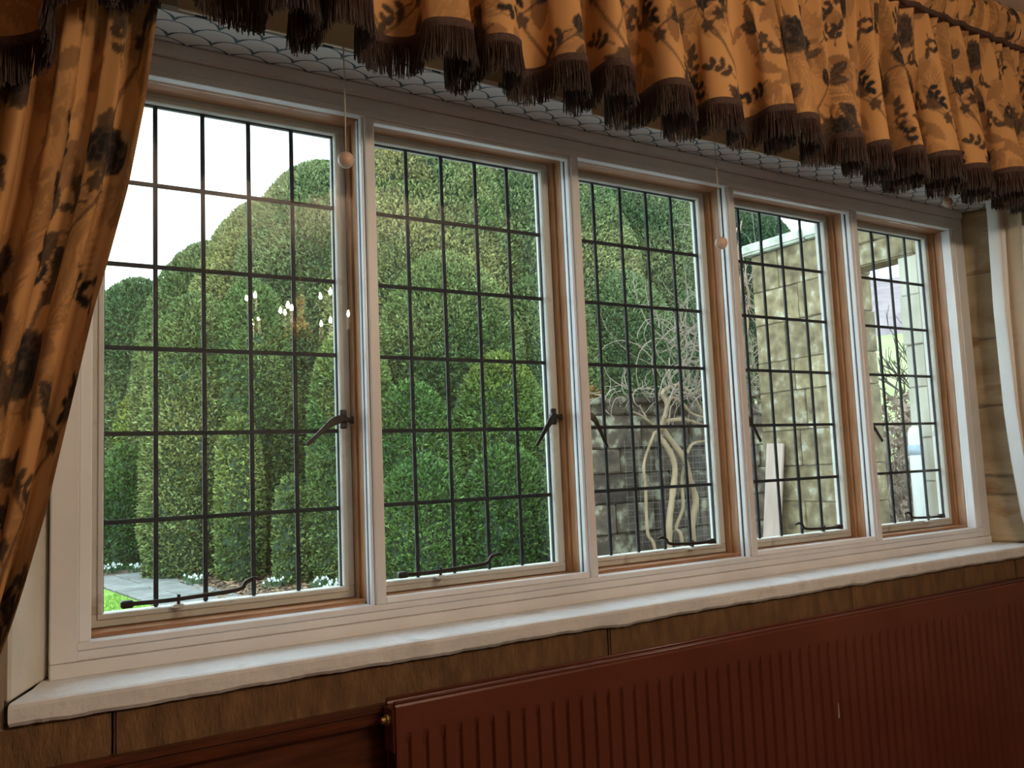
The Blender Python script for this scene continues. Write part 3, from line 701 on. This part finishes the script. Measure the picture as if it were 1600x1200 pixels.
# ================================================================== THE GARDEN
gr = MB().box(-14, 60, OY, 60, -.4, -.06).build('ground', M['soil']); tag(gr, 'bare brown soil bed with leaf litter under the hedge', 'ground', kind='structure')
lawn = MB(); lawn.v = [(-14, 6.8, -.04), (1.80, 6.8, -.04), (1.35, 11.3, -.04), (1.0, 24, -.04), (-14, 24, -.04)]; lawn.v += [(x, y, -.08) for x, y, z in lawn.v]
lawn.f = [(0, 1, 2, 3, 4), (9, 8, 7, 6, 5)] + [(k, (k + 1) % 5, 5 + (k + 1) % 5, 5 + k) for k in range(5)]
lw = tag(lawn.build('lawn', M['grass']), 'bright green lawn corner at the foot of the first light', 'lawn', kind='structure')
nb = 9000; bx = RNG.uniform(-.4, 2.0, nb); by = RNG.uniform(7.0, 10.3, nb); ok = bx < 1.33 + (11.3 - by) * .1; bx, by = bx[ok], by[ok]; nb = len(bx)
h = RNG.uniform(.02, .05, nb); an = RNG.uniform(0, PI, nb); wv = .004
p0 = np.stack([bx - np.cos(an) * wv, by - np.sin(an) * wv, np.full(nb, -.04)], -1); p1 = np.stack([bx + np.cos(an) * wv, by + np.sin(an) * wv, np.full(nb, -.04)], -1)
p2 = np.stack([bx + RNG.normal(0, .012, nb), by + RNG.normal(0, .012, nb), -.04 + h], -1)
Vb = np.stack([p0, p1, p2], 1).reshape(-1, 3); tb = np.repeat(np.array((.20, .36, .05)) * RNG.uniform(.6, 1.4, (nb, 1)), 3, 0)
g_ = link('grass', np_mesh('grass', Vb, np.arange(nb * 3).reshape(-1, 3), M['blade'], tb)); tag(g_, 'short grass blades on the lawn', 'grass', kind='stuff')
tag(MB().box(-14, 6.4, OY + .01, 6.7, -.06, -.045).build('bounce_terrace', M['gravel']), 'unseen grey gravel strip added along the house for neutral bounce light', 'gravel', kind='structure')  # out of view, added so the ground bounces neutral light indoors
# flagstone path along the lawn
path = thing('garden_path', 'grey flagstone path between the lawn and the hedge', 'path', (0, 0, -.06), kind='structure')
y = 6.9
while y < 12.7:
    d = random.uniform(.55, .85); cuts = sorted([0, random.uniform(.38, .62), 1.0]); base = 1.38 + (11.3 - y) * .1
    for a, c in zip(cuts[:-1], cuts[1:]):
        x0, x1 = base + a * 1.0 + .012, base + c * 1.0 - .012; z1 = .028 + random.uniform(-.005, .005)
        MB().hexa([(x0, y + .012, 0), (x1, y + .012, 0), (x1 - .05, y + d - .012, 0), (x0 - .05, y + d - .012, 0)], [(x0, y + .012, z1), (x1, y + .012, z1), (x1 - .05, y + d - .012, z1), (x0 - .05, y + d - .012, z1)]).build('flagstone', M['flag'], path, .006)
    y += d

# ------------------------------------------------------------------ clipped yew topiary
LOBES = [(2.53, 16.0, 1.25, 5.37, 'far rounded yew dome at the hedge end, lowest against the sky'),
 (3.70, 15.0, 1.55, 5.97, 'second yew dome from the left along the skyline'), (4.45, 14.0, 1.6, 6.59, 'third yew dome from the left along the skyline'),
 (5.2, 13.0, 1.9, 7.12, 'tall yew dome where the skyline meets the first mullion'), (6.75, 12.0, 2.5, 7.63, 'tallest broad yew dome filling the top of the second light'),
 (8.94, 11.5, 2.4, 7.65, 'high yew dome behind the second mullion'), (11.16, 11.0, 1.93, 7.22, 'high yew dome at the top of the middle light'),
 (13.87, 11.0, 1.81, 6.99, 'dark yew dome behind the third mullion'),
 (2.80, 12.1, .80, 4.34, 'tall smooth yew column in the left half of the first light'), (3.55, 11.7, .72, 4.52, 'slim yew column at the centre of the first light'),
 (4.33, 12.0, .58, 3.94, 'shaded yew mass in the dark recess of the first light'), (4.29, 9.5, .63, 3.51, 'rounded yew beside the handle of the first light'),
 (3.44, 9.6, .22, 1.44, 'smallest yew knob below the handle of the first light'), (3.08, 10.8, .31, 2.35, 'narrow front yew column above the bent stay of the first light'),
 (2.38, 15.0, .44, 3.15, 'small yellowish yew dome near the curtain'), (2.10, 14.5, .62, 2.09, 'low yew bush nearest the curtain above the path'),
 (2.60, 12.3, .52, .99, 'lowest yew mound at the edge of the path'), (4.73, 8.5, .76, 2.60, 'middle yew lobe at the left of the second light'),
 (5.96, 8.3, .84, 3.00, 'yew lobe with a yellowed crown in the second light'), (6.18, 10.2, 1.6, 4.89, 'broad yew swell in the middle of the second light'),
 (7.87, 10.0, 1.45, 4.63, 'broad yew swell crossing the second mullion'), (9.20, 9.5, 1.21, 4.68, 'yew swell above the dark wall in the middle light'),
 (10.62, 9.3, 1.03, 4.36, 'yew swell behind the tangled twigs of the middle light'), (5.62, 5.85, .30, 2.28, 'small rust-brown yew tuft at the end of the dark wall'),
 (4.40, 7.6, .73, 1.60, 'low front yew lobe at the foot of the second light'), (5.39, 7.3, .75, 1.68, 'low front yew lobe beside the second handle')]
def lobe_r(t, q):   # radius over height fraction: gently swelling sides under a rounded cap (q = R / H)
    t = np.clip(np.asarray(t, float), 0, 1); t0 = max(.10, 1 - 2.6 * q); u = np.clip((t - t0) / (1 - t0), 0, 1)
    return np.sqrt(np.clip(1 - u ** 2.1, 0, 1)) * (1.14 - .14 * np.clip(t / t0, 0, 1)) * (.86 + .14 * np.clip(t * 6, 0, 1))
def vnoise(p, s):
    return (np.sin(p[:, 0] * 2.1 * s + 1.3) * np.sin(p[:, 2] * 1.7 * s + .4 + p[:, 0] * s * .6) + np.sin(p[:, 1] * 1.9 * s + 2.2 + p[:, 2] * 1.1 * s) * .8 + np.sin((p[:, 0] + p[:, 2]) * 3.7 * s) * .4) / 2.2
TINT = [(.95, 1.0, 1.05), (1.1, 1.05, 1.0), (1.5, 1.25, 1.15), (1.1, 1.08, 1.1), (1.65, 1.36, 1.3), (1.4, 1.25, 1.25), (1.15, 1.1, 1.2), (.6, .72, .85), (1.25, 1.15, 1.0), (.95, 1.05, .85), (.38, .46, .45), (1.2, 1.2, .9), (1.35, 1.25, 1.0), (1.25, 1.22, .9), (1.2, 1.25, .8), (.75, .98, .75), (.75, .95, .8), (.78, 1.0, .65), (.9, 1.08, .7), (1.15, 1.1, .95), (.95, 1.0, .9), (.85, .95, .95), (.7, .85, .85), (1, 1, 1), (.66, .92, .58), (.55, .80, .5)]  # colour per lobe; the recess lobe has its deep shade painted in
def lobe_inside(P, L, shrink):
    x, y, R, H = L[:4]; t = P[:, 2] / (H * shrink); r = np.hypot(P[:, 0] - x, P[:, 1] - y)
    return (t < 1) & (r < R * lobe_r(t, R / H) * shrink)
hedge = thing('yew_hedge', 'great billowing clipped yew hedge filling the view outside', 'hedge', (0, 0, 0))
for li, L in enumerate(LOBES):
    x, y, R, H, label = L
    # inner body
    nt, na = 28, 36; V = []
    for i in range(nt):
        t = 1 - (1 - i / (nt - 1)) ** 1.6
        r = max(.002, R * .965 * float(lobe_r(t, R / H)))
        for k in range(na): V.append((r * math.cos(2 * PI * k / na), r * math.sin(2 * PI * k / na), t * H * .985))
    F = [(i * na + k, i * na + (k + 1) % na, (i + 1) * na + (k + 1) % na, (i + 1) * na + k) for i in range(nt - 1) for k in range(na)]
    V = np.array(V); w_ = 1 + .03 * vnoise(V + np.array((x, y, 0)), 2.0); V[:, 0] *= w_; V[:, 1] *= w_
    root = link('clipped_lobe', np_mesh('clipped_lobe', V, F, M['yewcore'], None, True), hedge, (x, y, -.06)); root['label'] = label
    # sprigs over the clipped face turned to the house
    size = .046 + .0022 * y; area = 2 * PI * R * H; n = int(area * 1.5 / (size * size) * 2.3); n = min(n, 60000)
    t = RNG.uniform(0, 1, n) ** .92; ang = RNG.uniform(-PI, 0.35, n) + RNG.choice((0, 0), n)
    keep = RNG.uniform(0, 1, n) < np.clip(lobe_r(t, R / H) + .25, 0, 1); t, ang = t[keep], ang[keep]
    # more on the crown
    r = R * lobe_r(t, R / H); P = np.stack([x + r * np.cos(ang), y + r * np.sin(ang), t * H], -1)
    w_ = 1 + .03 * vnoise(P, 2.0); P[:, 0] = x + (P[:, 0] - x) * w_; P[:, 1] = y + (P[:, 1] - y) * w_
    dr = (lobe_r(t + .01, R / H) - lobe_r(t - .01, R / H)) / .02 * R / H
    nrm = np.stack([np.cos(ang), np.sin(ang), np.clip(-dr, -1, 6)], -1); nrm /= np.linalg.norm(nrm, axis=1)[:, None]
    ok = np.ones(len(P), bool)
    view = np.array(CAM)[None] - P; view /= np.linalg.norm(view, axis=1)[:, None]; ok &= (nrm * view).sum(1) > -.35
    for lj, L2 in enumerate(LOBES):
        if lj != li: ok &= ~lobe_inside(P, L2, .95)
    P, nrm = P[ok], nrm[ok]; n = len(P)
    if n == 0: continue
    d = nrm * .55 + RNG.normal(0, .42, (n, 3)) + np.array((0, 0, .18)); d /= np.linalg.norm(d, axis=1)[:, None]
    sd = np.cross(d, RNG.normal(0, 1, (n, 3))); sd /= np.linalg.norm(sd, axis=1)[:, None]
    sz = (size * RNG.uniform(.7, 1.35, n))[:, None]; b0 = P - nrm * sz * .30 + RNG.normal(0, .008, (n, 3))
    cs_ = np.cross(sd, d)
    tip = b0 + d * sz; l = b0 + d * sz * .45 + sd * sz * .26; r_ = b0 + d * sz * .45 - sd * sz * .26 + cs_ * sz * .06
    l2 = b0 + d * sz * .25 + cs_ * sz * .24; r2 = b0 + d * sz * .70 - cs_ * sz * .22
    V = np.stack([b0, l, tip, r_, l2, r2], 1).reshape(-1, 3) - np.array((x, y, 0)); k = np.arange(n)[:, None] * 6
    F = np.concatenate([k + np.array((0, 3, 2, 1)), k + np.array((0, 5, 2, 4))])
    nv_ = vnoise(P, .8) + .5 * vnoise(P, 2.6); pat = np.clip(.5 + .5 * nv_, 0, 1)[:, None]
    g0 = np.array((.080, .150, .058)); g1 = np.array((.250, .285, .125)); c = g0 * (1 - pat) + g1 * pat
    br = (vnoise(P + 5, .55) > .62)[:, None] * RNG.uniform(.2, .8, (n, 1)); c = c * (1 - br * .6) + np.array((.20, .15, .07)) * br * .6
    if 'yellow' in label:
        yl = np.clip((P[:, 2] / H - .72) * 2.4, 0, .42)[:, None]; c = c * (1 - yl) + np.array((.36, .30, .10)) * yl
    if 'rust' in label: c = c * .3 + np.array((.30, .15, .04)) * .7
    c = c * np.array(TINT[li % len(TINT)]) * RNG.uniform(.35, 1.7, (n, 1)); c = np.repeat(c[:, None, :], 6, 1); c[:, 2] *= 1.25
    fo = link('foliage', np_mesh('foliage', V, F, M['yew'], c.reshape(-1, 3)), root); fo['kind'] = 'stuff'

# ------------------------------------------------------------------ snowdrops and leaf litter
def snowdrops(x, y, n, label):
    r = thing('snowdrop_clump', label, 'flowers', (x, y, -.06), 'snowdrops under the hedge')
    lv, fl = MB(), MB()
    for k in range(n):
        a, q = random.uniform(0, 2 * PI), random.uniform(0, .17); px, py = q * math.cos(a), q * math.sin(a); h = random.uniform(.10, .17)
        for e in range(3):
            t = random.uniform(0, 2 * PI); lv.ribbon([(px, py, 0), (px + .02 * math.cos(t), py + .02 * math.sin(t), h * .6), (px + .05 * math.cos(t), py + .05 * math.sin(t), h * .8)], [.005, .005, .002], .002, (math.sin(t), -math.cos(t), .1))
        lv.tube([(px, py, 0), (px, py, h), (px + .015, py, h + .01), (px + .022, py, h - .005)], .002, 4)
        fl.lathe([(.003, .0), (.012, -.012), (.016, -.028), (.008, -.036)], (px + .022, py, h), 6)
    lv.build('leaves', M['leafgreen'], r)['kind'] = 'stuff'; fl.build('flowers', M['petal'], r)['kind'] = 'stuff'
for (x, y, n, lb) in ((1.45, 13.65, 22, 'snowdrop clump furthest back, beside the curtain edge'), (1.78, 13.5, 22, 'second snowdrop clump along the far path edge'), (2.05, 13.15, 20, 'third snowdrop clump along the far path edge'),
                      (2.38, 13.42, 16, 'thin snowdrop clump at the right end of the far row'), (2.40, 10.6, 16, 'snowdrop clump just right of the first upright lead'), (3.1, 9.3, 14, 'small snowdrop clump by the stay tip'), (3.55, 8.75, 20, 'snowdrop clump in front of the twiggy hollow'), (3.46, 8.2, 16, 'snowdrop clump nearest the right edge of the first light')):
    snowdrops(x, y, n, lb)
n = 5000; lx = RNG.uniform(2.3, 5.2, n); ly = RNG.uniform(8.0, 13.5, n); la = RNG.uniform(0, 2 * PI, n); ls = RNG.uniform(.02, .05, n)
c0 = np.stack([lx, ly, np.full(n, -.05) + RNG.uniform(0, .03, n)], -1); e1 = np.stack([np.cos(la) * ls, np.sin(la) * ls, RNG.uniform(-.3, .6, n) * ls], -1); e2 = np.stack([-np.sin(la) * ls * .4, np.cos(la) * ls * .4, RNG.uniform(-.3, .4, n) * ls], -1)
Vl = np.stack([c0 - e1, c0 - e2, c0 + e1, c0 + e2], 1).reshape(-1, 3); tl = np.repeat(np.array((.26, .17, .10)) * RNG.uniform(.4, 1.4, (n, 1)), 4, 0)
ll = link('leaf_litter', np_mesh('leaf_litter', Vl, np.arange(n * 4).reshape(-1, 4), M['beech'], tl), gr); ll['kind'] = 'stuff'; ll['label'] = 'fallen brown leaves'

# ------------------------------------------------------------------ dark boundary wall with coping
def block_mesh(w, d, h, mat, bev=.012, jit=.012):
    m = MB(); m.box(-w / 2, w / 2, -d / 2, d / 2, -h / 2, h / 2); me = m.mesh('stone_block', mat, bev, seg=2)
    return me
bw = thing('boundary_wall', 'low dark stone garden wall behind the wisteria', 'wall', (0, 0, 0))
MB().box(4.95, 9.2, 5.06, 5.36, -.1, 1.93).build('wall_core', M['wallstone'], bw)
z = -.1; rw = 0
while z < 1.93:
    hgt = random.choice((.25, .30, .34)); hgt = min(hgt, 1.95 - z + .02); x = 4.93 - random.uniform(0, .2)
    while x < 8.6:
        L_ = random.uniform(.42, .85)
        o = link('stone_block', block_mesh(L_ - .012, .09, hgt - .012, M['wallstone'], .014), bw, (x + L_ / 2, 5.055 + random.uniform(-.012, .012), z + hgt / 2)); o.rotation_euler = (random.uniform(-.02, .02), 0, random.uniform(-.02, .02)); x += L_
    z += hgt; rw += 1
x = 4.88
while x < 8.6:
    L_ = random.uniform(.5, .75); o = link('coping_stone', block_mesh(L_ - .012, .46, .06, M['wallstone'], .012), bw, (x + L_ / 2, 5.16, 1.975 + (x - 4.88) * .045)); o.rotation_euler = (random.uniform(-.03, .03), -.045 + random.uniform(-.02, .02), 0); x += L_
nt_ = MB()
for k in range(16): nt_.tube([(5.4, 4.985, .55 + k * .065), (6.0, 4.98, .55 + k * .065 + .008 * math.sin(k * 2)), (6.9, 4.985, .55 + k * .065)], .0022, 4)
for k in range(18): nt_.tube([(5.42 + k * .085, 4.982, .5), (5.42 + k * .085 + .01 * math.sin(k), 4.980, 1.58)], .0018, 4)
tag(nt_.build('wire_netting', M['wire']), 'thin wire netting fixed over the dark garden wall', 'netting')

# ------------------------------------------------------------------ porch wall with opening
PX = 6.5
pw_ = thing('porch_wall', 'tan lichened sandstone porch wall with coping, standing square to the house', 'wall', (PX, 0, 0))
def porch_blocks(y0, y1, z0, z1, mat, hs=(.30, .34, .38)):
    MB().box(.03, .37, y0 + .03, y1 - .012, z0, z1 - .01).build('wall_core', M['mortar'], pw_)
    z = z0
    while z < z1 - .05:
        h = random.choice(hs); h = min(h, z1 - z); h = z1 - z if z1 - z - h < .12 else h
        y = y1; first = True
        while y > y0 + .02:
            L_ = random.uniform(.34, .62); L_ = min(L_, y - y0); L_ = y - y0 if y - y0 - L_ < .18 else L_
            me = MB().box(0, .40, -L_ / 2 + .003, L_ / 2 - .003, -h / 2 + .003, h / 2 - .003).mesh('stone_block', mat, .007, seg=2)
            link('stone_block', me, pw_, (random.uniform(-.012, .012), y - L_ / 2, z + h / 2)); y -= L_
        z += h
porch_blocks(3.06, 4.14, -.1, 3.38, M['porch']); porch_blocks(.22, 2.53, -.1, 3.0, M['lit_palestone'], (.36, .42))
# lintel and wall over the opening
MB().box(-.01, .26, 2.36, 3.20, 3.0, 3.20).build('lintel', M['porch'], pw_, .015, seg=2)
for (y0, y1) in ((.22, .95), (.955, 1.7), (1.705, 2.35)): MB().box(0, .40, y0, y1, 3.004, 3.38).build('stone_block', M['lit_palestone'], pw_, .015)
for (y0, y1) in ((2.36, 2.74), (2.745, 3.055)): MB().box(0, .26, y0, y1, 3.204, 3.38).build('stone_block', M['porch'], pw_, .015)
y = .2
while y < 4.2:
    L_ = random.uniform(.5, .8); L_ = min(L_, 4.22 - y) if 4.22 - y - L_ > .2 else 4.22 - y
    link('coping_stone', MB().box(-.07, .46, -L_ / 2 + .004, L_ / 2 - .004, 0, .11).mesh('coping_stone', M['coping'], .022, seg=2), pw_, (0, y + L_ / 2, 3.385 + random.uniform(0, .012))); y += L_
# leaning board, pale pipe
bd = MB().hexa([(-.015, -.10, 0), (.015, -.10, 0), (.015, .10, 0), (-.015, .10, 0)], [(-.015, -.10, 1.55), (.015, -.10, 1.55), (.015, .10, 1.55), (-.015, .10, 1.55)]).build('leaning_board', M['board'], None, .003)
bd.location = (6.30, 4.02, -.06); bd.rotation_euler = (.05, .10, 0); tag(bd, 'weathered pinkish board leaning on the end of the porch wall', 'board')
pp = thing('vent_pipe', 'pale round topped pipe standing before the porch pier', 'pipe', (6.36, 2.41, -.06))
MB().lathe([(.055, 0), (.055, 1.54), (.050, 1.575), (.036, 1.60), (.014, 1.615)], (0, 0, 0), 20).build('pipe', M['pipe'], pp, smooth=True)
MB().lathe([(.060, 1.38), (.060, 1.46)], (0, 0, 0), 20).build('pipe_collar', M['pipeband'], pp, smooth=True)

# ------------------------------------------------------------------ wisteria
wi = thing('wisteria', 'bare twisting wisteria with pale stems trained over the dark wall', 'climber', (5.9, 4.78, -.06))
O = Vector((5.9, 4.78, -.06))
def wbranch(name, pts, r0, r1, y=4.75, mat='bark', n=8):
    P = smooth_pts([(px, y + random.uniform(-.03, .03), pz) for px, pz in pts], 6); P = [p - O for p in P]
    MB().tube(P, [(r0 + (r1 - r0) * k / (len(P) - 1)) * random.uniform(.9, 1.12) for k in range(len(P))], n).build(name, M[mat], wi, smooth=True)
wbranch('trunk', [(5.65, 1.65), (5.80, 1.5), (5.87, 1.3), (5.80, 1.03), (5.73, .71), (5.74, .3), (5.75, -.06)], .026, .040)
wbranch('trunk', [(5.74, 1.72), (5.77, 1.67), (5.89, 1.53), (5.98, 1.37), (6.09, 1.12), (6.14, .93), (6.07, .74), (6.05, .56), (6.05, -.06)], .028, .036)
for pts, a, c in (([(5.63, 1.65), (5.46, 1.34), (5.47, 1.11), (5.44, .86), (5.48, .64), (5.55, .51), (5.6, -.06)], .014, .018), ([(6.0, 1.3), (5.98, 1.15), (5.94, .88), (5.86, .68), (5.88, .57), (5.9, -.06)], .016, .02),
                  ([(5.70, 1.68), (5.81, 1.76), (6.02, 1.77), (6.22, 1.74), (6.45, 1.66)], .022, .015), ([(6.03, 1.42), (6.15, 1.52), (6.33, 1.55), (6.5, 1.6)], .018, .012),
                  ([(5.72, 1.70), (5.79, 1.91), (5.76, 2.05), (5.94, 2.12), (6.05, 2.12), (6.19, 1.99), (6.35, 1.78)], .024, .012), ([(5.75, 1.78), (5.88, 1.99), (5.98, 1.95), (6.15, 1.83), (6.32, 1.79)], .02, .012),
                  ([(5.36, 1.85), (5.49, 1.81), (5.68, 1.70)], .008, .014), ([(5.46, 1.92), (5.50, 1.86), (5.53, 1.80)], .006, .009),
                  ([(6.78, -.06), (6.82, 1.0), (6.80, 1.86), (6.88, 2.14), (7.06, 2.84), (6.98, 3.19), (7.05, 3.45)], .03, .014), ([(6.80, 1.9), (6.95, 2.4), (6.90, 2.8), (7.12, 3.1), (7.0, 3.6), (7.1, 4.0)], .02, .007),
                  ([(6.88, 2.14), (6.78, 2.6), (6.93, 3.0), (6.82, 3.4), (6.98, 3.9)], .016, .006), ([(6.2, 2.05), (6.5, 2.15), (6.8, 2.3), (7.05, 2.35)], .018, .012)):
    wbranch('branch', pts, a, c)
tw = MB()
for k in range(240):
    if k < 120: x, z_, Lr = random.uniform(5.75, 6.75), random.uniform(1.95, 2.75), (.35, 1.1)
    elif k < 190: x, z_, Lr = random.uniform(6.65, 7.2), random.uniform(1.9, 3.5), (.3, 1.0)
    else: x, z_, Lr = random.uniform(5.0, 6.3), random.uniform(2.0, 2.10), (.15, .45)
    a = random.uniform(0, 2 * PI) if k < 190 else random.choice((0, PI)) + random.uniform(-.35, .35)
    L_ = random.uniform(*Lr); bend = random.choice((-1, 1)) * random.uniform(.4, 3.4); y = 4.78 + random.uniform(-.22, .06); pts = []; rr = random.uniform(.0035, .0075)
    for s_ in range(11):
        pts.append(Vector((x, y, max(z_, 1.7))) - O); x += math.cos(a) * L_ / 10; z_ += math.sin(a) * L_ / 10; y += random.uniform(-.015, .015); a += bend / 10 + random.uniform(-.15, .15)
    tw.tube(pts, [rr - rr * .6 * s_ / 10 for s_ in range(11)], 4)
tw.build('twigs', M['twig'], wi)['kind'] = 'stuff'

# ------------------------------------------------------------------ beyond the porch opening
def ridge(name, label, cat, d0, d1, z0, z1, mat, half, seed):
    """sloping ground strip across the view through the porch opening"""
    rg = random.Random(seed); c = Vector((.905, .602, 0)).normalized(); s = Vector((-c.y, c.x, 0)); m = MB(); n = 60; rows = 8
    for r in range(rows + 1):
        f = r / rows
        for k in range(n + 1):
            t = (k / n - .5) * 2; p = Vector((CAM.x, CAM.y, 0)) + c * (d0 + (d1 - d0) * f) + s * t * half
            zz_ = z0 + (z1 - z0) * f ** .9 + (math.sin(t * 5 + seed) * .04 + math.sin(t * 13 + seed * 2) * .015 + rg.uniform(-.012, .012)) * (z1 - z0) * f
            m.v.append((p.x, p.y, zz_))
    for r in range(rows):
        for k in range(n): q = r * (n + 1) + k; m.f.append((q, q + 1, q + n + 2, q + n + 1))
    o = m.build(name, M[mat], None, smooth=True); return tag(o, label, cat, kind='structure')
ridge('pasture', 'pale green sloping pasture seen through the porch opening', 'field', 40, 110, -.5, 14.6, 'field', 90, 2)
ridge('wooded_hill', 'purplish bare wooded hillside above the pasture', 'hill', 108, 190, 13.5, 38, 'hill', 160, 5)
def bare_tree(x, y, h, label, seed):
    rg = random.Random(seed); r = thing('bare_tree', label, 'tree', (x, y, -.3)); br = MB(); tk = MB()
    def grow(p, d, L, rad, dep):
        q = p + d * L; mid_ = p.lerp(q, .5) + Vector((rg.uniform(-1, 1), rg.uniform(-1, 1), 0)) * L * .06
        (tk if dep == 0 else br).tube([p, mid_, q], [rad, rad * .85, rad * .7], 5)
        if dep >= 5: return
        for k in range(rg.choice((2, 3, 3))):
            nd = (d + Vector((rg.uniform(-1, 1), rg.uniform(-1, 1), rg.uniform(-.2, .7))) * .75).normalized(); grow(q, nd, L * rg.uniform(.6, .85), rad * .62, dep + 1)
    grow(Vector((0, 0, 0)), Vector((0, 0, 1)), h * .28, h * .016, 0)
    tk.build('trunk', M['darktwig'], r, smooth=True); br.build('branches', M['darktwig'], r)
bare_tree(16.6, 8.7, 5.2, 'bare dark tree standing beyond the porch opening', 3)
# shrubby beech hedge: brown stems and clinging leaves
bh = thing('beech_hedge', 'brown leafless hedge of upright shoots beyond the porch opening', 'hedge', (11.4, 6.0, -.06))
st = MB()
for k in range(300):
    px, py = random.uniform(-1.6, 1.9), random.uniform(-1.6, 1.8); q = Vector((px, py, 0)); a = [Vector(q)]
    for s in range(5): q = q + Vector((random.uniform(-.12, .12), random.uniform(-.12, .12), random.uniform(.28, .48))); a.append(Vector(q))
    st.tube(a, [.016, .014, .011, .008, .005, .003], 4)
st.build('shoots', M['twig'], bh)['kind'] = 'stuff'
n = 9000; c0 = np.stack([RNG.uniform(-1.7, 2.0, n), RNG.uniform(-1.7, 1.9, n), RNG.uniform(.1, 2.25, n)], -1); e1 = RNG.normal(0, .03, (n, 3)); e2 = RNG.normal(0, .02, (n, 3))
lv = link('leaves', np_mesh('leaves', np.stack([c0 - e1, c0 - e2, c0 + e1, c0 + e2], 1).reshape(-1, 3), np.arange(n * 4).reshape(-1, 4), M['beech'], np.repeat(np.array((.30, .22, .16)) * RNG.uniform(.4, 1.4, (n, 1)), 4, 0)), bh); lv['kind'] = 'stuff'
